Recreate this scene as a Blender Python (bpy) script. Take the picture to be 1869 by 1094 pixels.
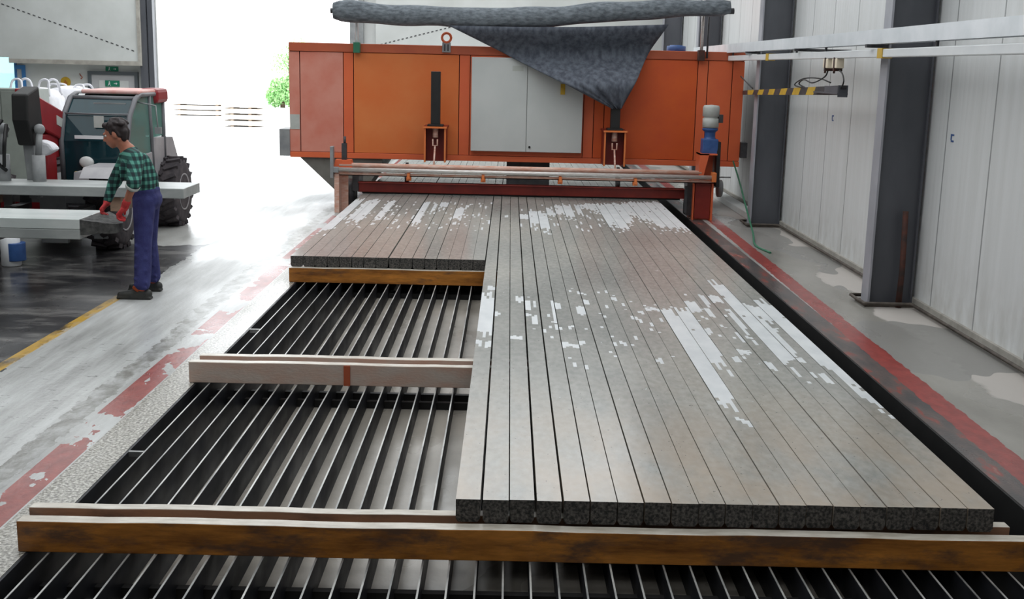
import bpy, bmesh, math, random
from mathutils import Vector, Matrix, noise as mnoise

for o in list(bpy.data.objects):
    bpy.data.objects.remove(o, do_unlink=True)
S = bpy.context.scene
C = S.collection
rnd = random.Random(7)

# ------------------------------------------------------------------ camera
cd = bpy.data.cameras.new('camera')
cam = bpy.data.objects.new('camera', cd)
C.objects.link(cam)
cd.sensor_fit = 'HORIZONTAL'
cd.sensor_width = 36.0
cd.lens = 2100.0 / 1869.0 * 36.0
cd.clip_start = 0.05
cd.clip_end = 400
PITCH, YAW, ROLL = 0.20052, 0.00575, 0.023
F = Vector((math.sin(YAW) * math.cos(PITCH), math.cos(YAW) * math.cos(PITCH), -math.sin(PITCH)))
R0 = Vector((math.cos(YAW), -math.sin(YAW), 0))
U0 = R0.cross(F)
R = math.cos(ROLL) * R0 + math.sin(ROLL) * U0
U = -math.sin(ROLL) * R0 + math.cos(ROLL) * U0
mw = Matrix((R, U, -F)).transposed().to_4x4()
mw.translation = Vector((0, 0, 2.2))
cam.matrix_world = mw
S.camera = cam

# ------------------------------------------------------------------ light
S.view_settings.view_transform = 'Standard'
S.view_settings.look = 'None'
S.view_settings.gamma = 1.0
S.view_settings.use_curve_mapping = False
S.view_settings.exposure = 0.0

w = bpy.data.worlds.new('overcast_sky')
S.world = w
w.use_nodes = True
bg = w.node_tree.nodes['Background']
bg.inputs['Color'].default_value = (0.93, 0.97, 1.0, 1)
bg.inputs['Strength'].default_value = 4.2


def area(name, loc, rot, sx, sy, power, color=(1, 1, 1)):
    l = bpy.data.lights.new(name, 'AREA')
    l.shape = 'RECTANGLE'
    l.size, l.size_y = sx, sy
    l.energy = power
    l.color = color
    o = bpy.data.objects.new(name, l)
    o.location = loc
    o.rotation_euler = rot
    C.objects.link(o)
    return o


# overhead daylight inferred for the unseen roof; the later two are added fill
area('rooflight_and_fill', (-2.8, 11.0, 6.85), (0, 0, 0), 12.4, 15.0, 980, (0.95, 0.98, 1.0))
area('rooflight_and_fill', (-4.0, 23.3, 6.85), (0, 0, 0), 14.0, 7.0, 900, (0.95, 0.98, 1.0))  # added lamp, brightens the beams and back wall beyond the machine
area('rooflight_and_fill', (-4.0, -2.0, 6.85), (0, 0, 0), 12.0, 6.5, 190, (0.95, 0.98, 1.0))  # added fill behind the camera, lifts the faces turned towards it
pl = area('doorway_daylight', (-6.05, 28.3, 2.6), (-math.pi / 2, 0, 0), 4.7, 5.2, 1)
pl.data.cycles.is_portal = True


# ------------------------------------------------------------------ materials
def lin(c):
    r = []
    for v in c:
        v = v / 255.0
        r.append(v / 12.92 if v <= 0.04045 else ((v + 0.055) / 1.055) ** 2.4)
    return (r[0], r[1], r[2], 1)


class NT:
    """small helper around a node tree"""
    def __init__(self, name):
        self.m = bpy.data.materials.new(name)
        self.m.use_nodes = True
        self.t = self.m.node_tree
        self.p = self.t.nodes['Principled BSDF']
        self.geo = None

    def n(self, kind, **kw):
        nd = self.t.nodes.new(kind)
        for k, v in kw.items():
            setattr(nd, k, v)
        return nd

    def l(self, a, b):
        self.t.links.new(a, b)

    def pos(self):
        if self.geo is None:
            self.geo = self.n('ShaderNodeNewGeometry')
        return self.geo.outputs['Position']

    def noise(self, scale, stretch=(1, 1, 1), detail=4, rough=0.55, off=(0, 0, 0)):
        mp = self.n('ShaderNodeMapping')
        mp.inputs['Scale'].default_value = stretch
        mp.inputs['Location'].default_value = off
        self.l(self.pos(), mp.inputs['Vector'])
        nz = self.n('ShaderNodeTexNoise')
        nz.inputs['Scale'].default_value = scale
        nz.inputs['Detail'].default_value = detail
        nz.inputs['Roughness'].default_value = rough
        self.l(mp.outputs[0], nz.inputs['Vector'])
        return nz.outputs['Fac']

    def ramp(self, fac, stops, interp='LINEAR'):
        r = self.n('ShaderNodeValToRGB')
        r.color_ramp.interpolation = interp
        e = r.color_ramp.elements
        while len(e) < len(stops):
            e.new(0.5)
        for i, (p, c) in enumerate(stops):
            e[i].position = p
            if isinstance(c, (int, float)):
                c = (c, c, c, 1)
            e[i].color = c
        self.l(fac, r.inputs['Fac'])
        return r.outputs['Color']

    def mix(self, fac, a, b, mode='MIX'):
        m = self.n('ShaderNodeMix', data_type='RGBA', blend_type=mode)
        for sock, v in ((m.inputs[0], fac), (m.inputs[6], a), (m.inputs[7], b)):
            if isinstance(v, (int, float)):
                sock.default_value = v
            elif isinstance(v, tuple):
                sock.default_value = v
            else:
                self.l(v, sock)
        return m.outputs[2]

    def math(self, op, a, b=0.0, clamp=False):
        m = self.n('ShaderNodeMath', operation=op, use_clamp=clamp)
        for sock, v in ((m.inputs[0], a), (m.inputs[1], b)):
            if isinstance(v, (int, float)):
                sock.default_value = v
            else:
                self.l(v, sock)
        return m.outputs[0]

    def maprange(self, v, a, b, c=0.0, d=1.0):
        m = self.n('ShaderNodeMapRange')
        self.l(v, m.inputs[0])
        for i, q in enumerate((a, b, c, d)):
            m.inputs[i + 1].default_value = q
        return m.outputs[0]

    def xyz(self):
        s = self.n('ShaderNodeSeparateXYZ')
        self.l(self.pos(), s.inputs[0])
        return s.outputs

    def bump(self, h, strength=0.2, dist=0.01):
        b = self.n('ShaderNodeBump')
        b.inputs['Strength'].default_value = strength
        b.inputs['Distance'].default_value = dist
        self.l(h, b.inputs['Height'])
        self.l(b.outputs[0], self.p.inputs['Normal'])

    def set(self, **kw):
        for k, v in kw.items():
            s = self.p.inputs[k.replace('_', ' ')]
            if isinstance(v, (int, float, tuple)):
                s.default_value = v
            else:
                self.l(v, s)
        return self.m


def mat(name, c1, c2=None, scale=6, stretch=(1, 1, 1), rough=0.5, rough2=None, metal=0.0, bump=0.0, lo=0.35, hi=0.65, detail=4, spec=0.5):
    t = NT(name)
    c1 = lin(c1)
    if c2 is None:
        t.set(Base_Color=c1)
    else:
        t.set(Base_Color=t.ramp(t.noise(scale, stretch, detail), [(lo, c1), (hi, lin(c2))]))
    if rough2 is None:
        t.set(Roughness=rough)
    else:
        t.set(Roughness=t.maprange(t.noise(scale * 0.6, stretch, 3, off=(3, 1, 2)), 0.35, 0.65, rough, rough2))
    t.set(Metallic=metal, Specular_IOR_Level=spec)
    if bump:
        t.bump(t.noise(scale * 8, stretch, 3), bump, 0.01)
    return t.m


M = {}


def make_floor():
    t = NT('wet_concrete_floor')
    x, y, z = t.xyz()
    n1 = t.noise(2.2, (1, 0.35, 1), 6)
    n2 = t.noise(14, (1, 0.5, 1), 4, off=(5, 2, 0))
    n3 = t.noise(0.7, (1, 0.4, 1), 5, off=(1, 7, 0))
    jit = t.math('ADD', x, t.maprange(n2, 0.3, 0.7, -0.035, 0.035))
    jit = t.math('ADD', jit, t.maprange(n3, 0.3, 0.7, -0.05, 0.05))
    base = t.ramp(n1, [(0.3, lin((118, 118, 114))), (0.5, lin((158, 158, 154))), (0.7, lin((180, 181, 178)))])
    # the strip between the yellow line and the bed: pale, trodden dry paste
    pale = t.ramp(t.noise(1.8, (3.0, 0.3, 1), 7, 0.65, off=(2, 6, 1)), [(0.3, lin((138, 138, 136))), (0.5, lin((172, 173, 171))), (0.7, lin((196, 198, 197)))])
    inpale = t.math('MULTIPLY', t.math('GREATER_THAN', jit, -3.62), t.math('LESS_THAN', jit, -2.3))
    col = t.mix(inpale, base, pale)
    # dark, soaked area left of the yellow line
    soaked = t.ramp(t.noise(2.6, (0.6, 1.2, 1), 7, 0.65, off=(4, 4, 4)), [(0.36, lin((34, 34, 38))), (0.52, lin((54, 53, 54))), (0.66, lin((112, 110, 108)))])
    jy = t.math('ADD', y, t.maprange(n3, 0.3, 0.7, -0.8, 0.8))
    insoak = t.math('MULTIPLY', t.math('LESS_THAN', jit, -3.6), t.math('LESS_THAN', jy, 14.0))
    col = t.mix(insoak, col, soaked)
    # spatter of dark slurry on the pale strip
    spat = t.math('MULTIPLY', t.math('GREATER_THAN', t.noise(9, (0.6, 1.8, 1), 6, 0.75, off=(9, 3, 0)), 0.62), t.math('MULTIPLY', t.math('LESS_THAN', jit, -2.75), t.math('LESS_THAN', y, 9.0)))
    col = t.mix(t.math('MULTIPLY', spat, 0.75), col, lin((84, 84, 82)))
    # worn wheel track beside the red line
    track = t.math('MULTIPLY', t.math('GREATER_THAN', jit, -2.76), t.math('LESS_THAN', jit, -2.6))
    trackn = t.maprange(t.noise(9, (1, 0.6, 1), 5, off=(2, 2, 8)), 0.35, 0.6)
    col = t.mix(t.math('MULTIPLY', track, t.math('MULTIPLY', trackn, 0.8)), col, lin((104, 102, 94)))
    # gritty edge of the bed
    grit = t.math('MULTIPLY', t.math('GREATER_THAN', x, -2.36), t.math('LESS_THAN', x, -2.0))
    gritc = t.ramp(t.noise(60, (1, 1, 1), 3), [(0.38, lin((92, 88, 80))), (0.5, lin((150, 146, 136))), (0.66, lin((205, 203, 196)))])
    col = t.mix(grit, col, gritc)
    # red line on the bed's open side, flaked off in places
    red = t.math('MULTIPLY', t.math('GREATER_THAN', x, -2.55), t.math('LESS_THAN', x, -2.37))
    flake = t.math('GREATER_THAN', t.noise(1.5, (1.6, 0.9, 1), 5, off=(4, 1.7, 0)), 0.47)
    redc = t.ramp(n2, [(0.35, lin((126, 54, 48))), (0.65, lin((152, 72, 64)))])
    col = t.mix(t.math('MULTIPLY', red, flake), col, redc)
    # yellow line
    yel = t.math('MULTIPLY', t.math('MULTIPLY', t.math('GREATER_THAN', x, -3.66), t.math('LESS_THAN', x, -3.565)), t.math('LESS_THAN', y, 10.6))
    yw = t.maprange(t.noise(5, (1, 0.6, 1), 5, off=(8, 8, 1)), 0.3, 0.55)
    col = t.mix(t.math('MULTIPLY', yel, yw), col, lin((188, 150, 62)))
    # wall side: oil-dark strip with red remains, red line, grey floor with dried edges
    dark = t.math('MULTIPLY', t.math('GREATER_THAN', x, 2.5), t.math('LESS_THAN', x, 2.92))
    darkc = t.ramp(t.noise(5, (1.5, 0.4, 1), 5, off=(3, 3, 3)), [(0.4, lin((74, 70, 70))), (0.55, lin((96, 82, 78))), (0.62, lin((138, 66, 58))), (0.75, lin((160, 150, 140)))])
    col = t.mix(dark, col, darkc)
    rjit = t.math('SUBTRACT', x, t.maprange(y, 5.0, 17.0, 0.0, 0.13))
    rjit = t.math('ADD', rjit, t.maprange(n2, 0.3, 0.7, -0.012, 0.012))
    red2 = t.math('MULTIPLY', t.math('GREATER_THAN', rjit, 2.865), t.math('LESS_THAN', rjit, 3.04))
    col = t.mix(red2, col, t.ramp(n2, [(0.3, lin((128, 54, 50))), (0.7, lin((158, 68, 62)))]))
    right = t.math('GREATER_THAN', rjit, 3.04)
    wet2 = t.maprange(t.math('SUBTRACT', x, t.maprange(t.noise(0.9, (1, 0.8, 1), 4, off=(6, 2, 2)), 0.3, 0.7, 3.1, 3.85)), -0.03, 0.03)
    rc = t.mix(wet2, t.ramp(n1, [(0.35, lin((132, 129, 122))), (0.65, lin((154, 151, 144)))]), lin((186, 180, 174)))
    rc = t.mix(t.math('LESS_THAN', t.noise(0.6, (1, 0.5, 1), 3, off=(1, 1, 5)), 0.42), rc, lin((140, 138, 134)))
    col = t.mix(right, col, rc)
    t.set(Base_Color=col)
    rg = t.maprange(n3, 0.35, 0.65, 0.16, 0.42)
    rg = t.math('ADD', rg, t.math('MULTIPLY', wet2, 0.2))
    t.set(Roughness=rg, Specular_IOR_Level=t.math('SUBTRACT', 0.5, t.math('MULTIPLY', inpale, 0.25)))
    t.bump(t.math('ADD', n2, t.noise(40, (1, 1, 1), 3)), 0.12, 0.01)
    return t.m


def make_beam_top():
    t = NT('damp_concrete')
    x, y, z = t.xyz()
    oi = t.n('ShaderNodeObjectInfo')
    big = t.noise(0.9, (1.2, 0.5, 1), 4)
    fine = t.noise(26, (1, 0.5, 1), 4)
    c = t.ramp(big, [(0.32, lin((132, 134, 130))), (0.5, lin((150, 150, 144))), (0.68, lin((162, 159, 149)))])
    c = t.mix(0.35, c, t.ramp(fine, [(0.3, lin((126, 126, 122))), (0.7, lin((188, 186, 180)))]))
    tan = t.maprange(y, 7.2, 5.2)
    tan = t.math('MULTIPLY', tan, t.maprange(t.noise(1.7, (2, 1, 1), 4, off=(2, 9, 1)), 0.3, 0.6), True)
    c = t.mix(t.math('MULTIPLY', tan, 0.6), c, lin((176, 154, 130)))
    c = t.mix(t.math('MULTIPLY', t.math('SUBTRACT', oi.outputs['Random'], 0.5), 0.35, False), c, lin((170, 168, 162)))
    pore = t.math('GREATER_THAN', t.noise(48, (1, 1, 1), 2, off=(1, 4, 2)), 0.74)
    c = t.mix(pore, c, lin((40, 40, 40)))
    # small pale flakes
    fl = t.math('GREATER_THAN', t.noise(14, (1.6, 0.8, 1), 5, 0.65, off=(7, 0, 3)), 0.69)
    reg = t.math('GREATER_THAN', t.noise(0.8, (0.9, 0.7, 1), 3, off=(2.2, 4.1, 0)), 0.5)
    fl = t.math('MULTIPLY', fl, t.math('GREATER_THAN', y, 6.6))
    c = t.mix(t.math('MULTIPLY', fl, reg), c, lin((205, 208, 208)))
    t.set(Base_Color=c, Roughness=t.maprange(big, 0.3, 0.7, 0.17, 0.27), Specular_IOR_Level=0.48)
    t.bump(t.noise(10, (1, 0.35, 1), 3), 0.05, 0.01)
    return t.m


def make_wood(name, a, b, dark, rough=0.55):
    t = NT(name)
    g = t.noise(3.0, (0.7, 4, 5), 7, 0.7)
    bl = t.noise(3.4, (0.8, 1.6, 2.4), 6, 0.65, off=(3, 3, 1))
    c = t.ramp(g, [(0.3, lin(a)), (0.7, lin(b))])
    c = t.mix(t.maprange(bl, 0.5, 0.64, 0.0, 0.85), c, lin(dark))
    t.set(Base_Color=c, Roughness=rough)
    t.bump(g, 0.15, 0.01)
    return t.m


def make_wall():
    t = NT('white_ribbed_sheet')
    x, y, z = t.xyz()
    wv = t.math('ABSOLUTE', t.math('SINE', t.math('MULTIPLY', y, 31.4)))
    joint = t.math('LESS_THAN', t.math('ABSOLUTE', t.math('SUBTRACT', t.math('FRACT', t.math('MULTIPLY', y, 1.0)), 0.5)), 0.012)
    stain = t.noise(1.6, (1, 5, 0.35), 5)
    c = t.ramp(stain, [(0.3, lin((212, 214, 213))), (0.65, lin((221, 223, 223)))])
    low = t.math('MULTIPLY', t.maprange(z, 0.7, 0.0), t.maprange(t.noise(4, (1, 2, 1), 4), 0.35, 0.65))
    c = t.mix(t.math('MULTIPLY', low, 0.5), c, lin((168, 164, 156)))
    c = t.mix(joint, c, lin((150, 152, 152)))
    t.set(Base_Color=c, Roughness=0.45)
    t.bump(wv, 0.15, 0.01)
    return t.m


def make_plaid():
    t = NT('green_plaid_cloth')
    x, y, z = t.xyz()
    def st(v, s, o=0.0):
        return t.math('GREATER_THAN', t.math('SINE', t.math('ADD', t.math('MULTIPLY', v, s), o)), 0.1)
    a = st(z, 95)
    b = st(t.math('ADD', x, t.math('MULTIPLY', y, 0.8)), 95)
    k = t.math('MULTIPLY', t.math('ADD', a, b), 0.5)
    c = t.ramp(k, [(0.0, lin((20, 40, 44))), (0.5, lin((40, 88, 82))), (1.0, lin((88, 152, 136)))])
    t.set(Base_Color=c, Roughness=0.85)
    return t.m


M['floor'] = make_floor()
M['beam'] = make_beam_top()
M['beam_pale'] = mat('pale_beam_patch', (206, 210, 212), (222, 225, 226), 9, (1, 0.5, 1), rough=0.3)  # pale faces set in patches along the beam tops
M['beam_end'] = mat('broken_concrete', (44, 44, 43), (128, 122, 116), 75, rough=0.7, bump=0.6, lo=0.4, hi=0.72)
M['wood_brown'] = make_wood('wet_brown_timber', (112, 66, 26), (222, 146, 62), (88, 68, 58), 0.4)
M['wood_pale'] = mat('cement_caked_timber', (206, 190, 178), (208, 172, 154), 4, (1, 3, 3), rough=0.6, bump=0.2)
M['wood_top'] = mat('lit_cement_edge', (180, 172, 158), (212, 206, 194), 8, (1, 3, 1), rough=0.35)  # cement dust on board tops, paled further for the light on them
M['wood_mid'] = make_wood('grey_brown_timber', (146, 118, 98), (172, 142, 120), (116, 98, 86), 0.5)
M['bar'] = mat('dark_wet_steel', (20, 21, 25), (40, 42, 48), 4, (1, 1, 2), rough=0.4, rough2=0.6, spec=0.3)
M['bar_edge'] = mat('worn_lit_edge', (120, 122, 122), (196, 196, 192), 5, (1, 0.6, 1), rough=0.35, metal=0.3)  # worn steel tops, their reflected light put into the colour too
M['pit'] = mat('pit_concrete', (158, 152, 142), (190, 183, 172), 3, (1, 0.6, 1), rough=0.2, rough2=0.45, bump=0.15)
M['black'] = mat('black_rubber', (14, 14, 15), (26, 25, 25), 5, rough=0.6)
M['wall'] = make_wall()
M['wall_back'] = mat('pale_grey_panel', (204, 206, 204), (214, 216, 214), 2, rough=0.6)
M['wall_grey'] = mat('grey_panel', (192, 195, 192), (204, 207, 205), 1.2, rough=0.6)
M['wall_dim'] = mat('grey_hall_sheet', (120, 120, 118), (134, 134, 132), 1.2, rough=0.8)
M['ceiling'] = mat('ceiling_sheet', (150, 152, 152), (162, 164, 164), 2, rough=0.8)
M['seam'] = mat('seam_stitch', (70, 70, 72), rough=0.7)
M['column'] = mat('dark_grey_steel_paint', (74, 76, 82), (88, 90, 96), 2.5, (1, 1, 0.3), rough=0.45)
M['flange'] = mat('lit_steel_paint', (150, 151, 158), (164, 165, 172), 2.5, rough=0.45)  # the column's dark grey, lightened for light falling on the hall-side flange
M['rust'] = mat('rusty_pipe', (84, 48, 38), (54, 40, 36), 14, rough=0.8)
M['kerb'] = mat('grey_kerb', (150, 146, 138), (172, 168, 160), 6, rough=0.7)
M['conduit'] = mat('dirty_conduit', (64, 56, 50), (92, 84, 76), 9, rough=0.7)
M['rail_white'] = mat('white_rail_paint', (222, 226, 228), (232, 235, 236), 3, rough=0.35)
M['tray_white'] = mat('galvanised_white_tray', (214, 220, 224), (232, 236, 240), 3, rough=0.3)
M['orange'] = mat('orange_machine_paint', (214, 108, 50), (220, 128, 70), 1.4, rough=0.42, lo=0.3, hi=0.7)
M['orange_deep'] = mat('orange_panel_paint', (214, 92, 34), (206, 84, 36), 2.2, rough=0.45)
M['orange_glare'] = mat('glare_washed_orange', (206, 120, 100), (214, 142, 124), 2.6, rough=0.6)  # orange paint with the doorway glare put into its colour
M['orange_trim'] = mat('red_orange_paint', (222, 106, 62), (216, 100, 60), 3, rough=0.45)
M['orange_brown'] = mat('brown_orange_paint', (186, 92, 58), (174, 84, 56), 3, rough=0.5)
M['red_dark'] = mat('dark_red_paint', (116, 28, 20), (134, 38, 26), 4, rough=0.45)
M['panel_gap'] = mat('dark_red_seam', (70, 26, 18), rough=0.8)  # dark red of the housing that shows between the panels
M['cab_grey'] = mat('light_grey_enamel', (194, 198, 196), (200, 203, 201), 2, rough=0.4)
M['steel'] = mat('polished_steel', (214, 212, 210), (190, 180, 172), 12, (1, 8, 8), rough=0.3, metal=0.4)
M['dirty_pink'] = mat('paste_covered_orange_steel', (222, 192, 178), (206, 150, 128), 8, (1, 4, 4), rough=0.6)
M['dark_metal'] = mat('dark_machine_steel', (46, 48, 52), (66, 66, 68), 8, rough=0.5)
M['grey_metal'] = mat('grey_machine_steel', (128, 130, 132), (148, 150, 150), 6, rough=0.5)
M['hopper'] = mat('grey_chute_sheet', (104, 102, 96), (120, 118, 112), 4, rough=0.6)
M['motor_grey'] = mat('pale_motor_grey', (178, 182, 176), (188, 190, 186), 8, rough=0.45)
M['blue'] = mat('blue_gearbox_paint', (44, 78, 132), (56, 92, 150), 10, rough=0.45)
M['yellow'] = mat('yellow_paint', (206, 170, 52), (190, 150, 40), 6, rough=0.5)
M['green'] = mat('green_sign', (36, 128, 98), rough=0.4)
M['green_hose'] = mat('green_hose', (44, 112, 84), rough=0.5)
M['white'] = mat('white_plastic', (226, 228, 230), rough=0.4)
M['cream'] = mat('cream_connector', (238, 224, 200), rough=0.4)
M['felt'] = mat('grey_felt', (86, 92, 98), (124, 132, 138), 26, (0.4, 1, 1), rough=0.95, bump=0.4)
M['felt_dark'] = mat('dark_felt_sheet', (66, 70, 80), (98, 104, 114), 14, (1, 1, 0.5), rough=0.95, bump=0.3)
M['tele_red'] = mat('telehandler_red', (134, 26, 34), (150, 36, 42), 4, rough=0.4)
M['tele_grey'] = mat('telehandler_grey', (150, 148, 152), (168, 166, 168), 4, rough=0.45)
M['cab_pillar'] = mat('cab_pillar_grey', (96, 98, 102), (112, 112, 116), 4, rough=0.45)
M['tele_pink'] = mat('faded_red_roof', (214, 150, 142), (228, 190, 184), 4, rough=0.5)
M['tyre'] = mat('dusty_tyre', (52, 48, 52), (78, 72, 74), 9, rough=0.9)
M['lamp_glass'] = mat('lamp_glass', (220, 222, 220), rough=0.15)
M['plank'] = mat('fresh_concrete', (150, 155, 154), (176, 180, 178), 5, (0.4, 1, 1), rough=0.4)
M['plank_wet'] = mat('pale_wet_concrete', (196, 204, 202), (214, 219, 217), 5, (0.4, 1, 1), rough=0.25)
M['plank_broken'] = mat('dark_broken_concrete', (58, 58, 58), (92, 92, 90), 22, rough=0.8, bump=0.6)
M['skin'] = mat('skin', (176, 112, 88), (186, 122, 98), 8, rough=0.55)
M['hair'] = mat('dark_brown_hair', (34, 26, 28), (50, 38, 38), 60, rough=0.6, bump=0.3)
M['plaid'] = make_plaid()
M['trouser'] = mat('navy_work_cloth', (44, 46, 98), (58, 62, 116), 12, rough=0.9, bump=0.3)
M['shoe'] = mat('dark_shoe_leather', (40, 42, 42), (60, 60, 56), 14, rough=0.6)
M['sock'] = mat('orange_sock', (190, 90, 46), (150, 66, 40), 20, rough=0.9)
M['glove'] = mat('red_glove', (182, 42, 46), (206, 70, 70), 30, rough=0.8)
M['cuff'] = mat('pale_cuff', (196, 200, 196), rough=0.9)
M['eye'] = mat('eye_white', (220, 215, 210), rough=0.3)
M['lip'] = mat('lip', (150, 84, 74), rough=0.5)
M['yard'] = mat('pale_yard', (220, 220, 218), (232, 231, 229), 0.4, rough=0.7)
M['leaf'] = mat('leaf_green', (130, 184, 112), (180, 216, 156), 3, rough=0.7)
M['bark'] = mat('bark', (90, 74, 60), rough=0.9)
M['lumber'] = mat('pale_stacked_concrete', (190, 178, 164), (206, 198, 188), 3, rough=0.8)
M['lumber_dark'] = mat('stack_battens', (140, 122, 106), rough=0.9)
M['blue_paint'] = mat('blue_frame_paint', (70, 130, 190), rough=0.4)
M['door_grey'] = mat('door_grey', (186, 186, 188), rough=0.5)
M['door_frame'] = mat('door_frame_grey', (92, 98, 102), rough=0.5)
M['bag'] = mat('white_woven_bag', (214, 214, 220), (232, 232, 236), 6, rough=0.8, bump=0.3)
M['machine_olive'] = mat('grey_green_cabinet', (130, 136, 130), (142, 148, 142), 3, rough=0.5)


def glass(name, col, alpha, rough=0.03):
    t = NT(name)
    tr = t.n('ShaderNodeBsdfTransparent')
    tr.inputs['Color'].default_value = lin(col)
    mx = t.n('ShaderNodeMixShader')
    mx.inputs['Fac'].default_value = alpha
    t.set(Base_Color=lin(col), Roughness=rough)
    out = [n for n in t.t.nodes if n.type == 'OUTPUT_MATERIAL'][0]
    t.l(tr.outputs[0], mx.inputs[1])
    t.l(t.p.outputs[0], mx.inputs[2])
    t.l(mx.outputs[0], out.inputs['Surface'])
    return t.m


M['glass_dark'] = glass('dark_green_cab_glass', (26, 58, 66), 0.86)
M['glass_side'] = glass('clear_green_cab_glass', (160, 205, 195), 0.35)
M['glass_win'] = glass('window_glass', (205, 235, 235), 0.3)


# ------------------------------------------------------------------ mesh building
class MB:
    def __init__(self):
        self.v, self.f, self.m, self.s = [], [], [], []

    def add(self, vs, fs, m=0, smooth=False):
        b = len(self.v)
        self.v += [Vector(q) for q in vs]
        for f in fs:
            self.f.append([b + i for i in f])
            self.m.append(m)
            self.s.append(smooth)
        return self

    def box(self, x0, x1, y0, y1, z0, z1, m=0):
        vs = [(x, y, z) for z in (z0, z1) for y in (y0, y1) for x in (x0, x1)]
        return self.add(vs, [(0, 2, 3, 1), (4, 5, 7, 6), (0, 1, 5, 4), (2, 6, 7, 3), (0, 4, 6, 2), (1, 3, 7, 5)], m)

    def obox(self, c, s, rot, m=0):
        c = Vector(c)
        vs = [c + rot @ Vector((x * s[0] / 2, y * s[1] / 2, z * s[2] / 2)) for z in (-1, 1) for y in (-1, 1) for x in (-1, 1)]
        return self.add(vs, [(0, 2, 3, 1), (4, 5, 7, 6), (0, 1, 5, 4), (2, 6, 7, 3), (0, 4, 6, 2), (1, 3, 7, 5)], m)

    def prism(self, poly, axis, a0, a1, m=0):
        def mk(p, a):
            if axis == 'x':
                return (a, p[0], p[1])
            if axis == 'y':
                return (p[0], a, p[1])
            return (p[0], p[1], a)
        n = len(poly)
        vs = [mk(p, a0) for p in poly] + [mk(p, a1) for p in poly]
        fs = [tuple(range(n)), tuple(range(2 * n - 1, n - 1, -1))] + [(i, (i + 1) % n, n + (i + 1) % n, n + i) for i in range(n)]
        return self.add(vs, fs, m)

    def tube(self, pts, r, n=10, m=0, caps=True, closed=False):
        pts = [Vector(p) for p in pts]
        k = len(pts)
        rs = r if isinstance(r, (list, tuple)) else [r] * k
        vs, fs = [], []
        up = None
        for i, p in enumerate(pts):
            a = pts[(i - 1) % k] if (closed or i > 0) else p
            b = pts[(i + 1) % k] if (closed or i < k - 1) else p
            t = (b - a)
            t = t.normalized() if t.length > 1e-9 else Vector((0, 0, 1))
            if up is None:
                up = t.orthogonal().normalized()
            else:
                up = (up - t * up.dot(t))
                up = up.normalized() if up.length > 1e-6 else t.orthogonal().normalized()
            sd = t.cross(up)
            for j in range(n):
                q = 2 * math.pi * j / n
                vs.append(p + rs[i] * (math.cos(q) * up + math.sin(q) * sd))
        rng = k if closed else k - 1
        for i in range(rng):
            for j in range(n):
                a, b = i * n + j, i * n + (j + 1) % n
                c, d = ((i + 1) % k) * n + (j + 1) % n, ((i + 1) % k) * n + j
                fs.append((a, b, c, d))
        self.add(vs, fs, m, True)
        if caps and not closed:
            b0 = len(self.v) - len(vs)
            for ring in (0, k - 1):
                self.f.append([b0 + ring * n + j for j in range(n)])
                self.m.append(m)
                self.s.append(False)
        return self

    def lathe(self, prof, c, axis='z', n=24, m=0):
        """prof: (radius, height) list; closed with end caps"""
        c = Vector(c)
        vs, fs = [], []
        for r, h in prof:
            for j in range(n):
                q = 2 * math.pi * j / n
                a, b = r * math.cos(q), r * math.sin(q)
                vs.append(c + Vector({'z': (a, b, h), 'x': (h, a, b), 'y': (a, h, b)}[axis]))
        k = len(prof)
        for i in range(k - 1):
            for j in range(n):
                fs.append((i * n + j, i * n + (j + 1) % n, (i + 1) * n + (j + 1) % n, (i + 1) * n + j))
        self.add(vs, fs, m, True)
        b0 = len(self.v) - len(vs)
        for ring in (0, k - 1):
            self.f.append([b0 + ring * n + j for j in range(n)])
            self.m.append(m)
            self.s.append(False)
        return self

    def ball(self, c, r, sc=(1, 1, 1), rot=None, n=12, m=0):
        c = Vector(c)
        vs, fs = [], []
        rings = n // 2 + 1
        for i in range(1, rings):
            th = math.pi * i / rings
            for j in range(n):
                q = 2 * math.pi * j / n
                p = Vector((r * sc[0] * math.sin(th) * math.cos(q), r * sc[1] * math.sin(th) * math.sin(q), r * sc[2] * math.cos(th)))
                vs.append(c + (rot @ p if rot else p))
        top = Vector((0, 0, r * sc[2]))
        t = c + (rot @ top if rot else top)
        bt = c - (rot @ top if rot else top)
        vs += [t, bt]
        k = rings - 1
        for i in range(k - 1):
            for j in range(n):
                fs.append((i * n + j, i * n + (j + 1) % n, (i + 1) * n + (j + 1) % n, (i + 1) * n + j))
        T, B = len(vs) - 2, len(vs) - 1
        for j in range(n):
            fs.append((T, (j + 1) % n, j))
            fs.append((B, (k - 1) * n + j, (k - 1) * n + (j + 1) % n))
        return self.add(vs, fs, m, True)

    def capsule(self, a, b, ra, rb, n=12, m=0):
        a, b = Vector(a), Vector(b)
        self.tube([a, b], [ra, rb], n, m)
        self.ball(a, ra, n=n, m=m)
        self.ball(b, rb, n=n, m=m)
        return self


ORG = {}


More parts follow.
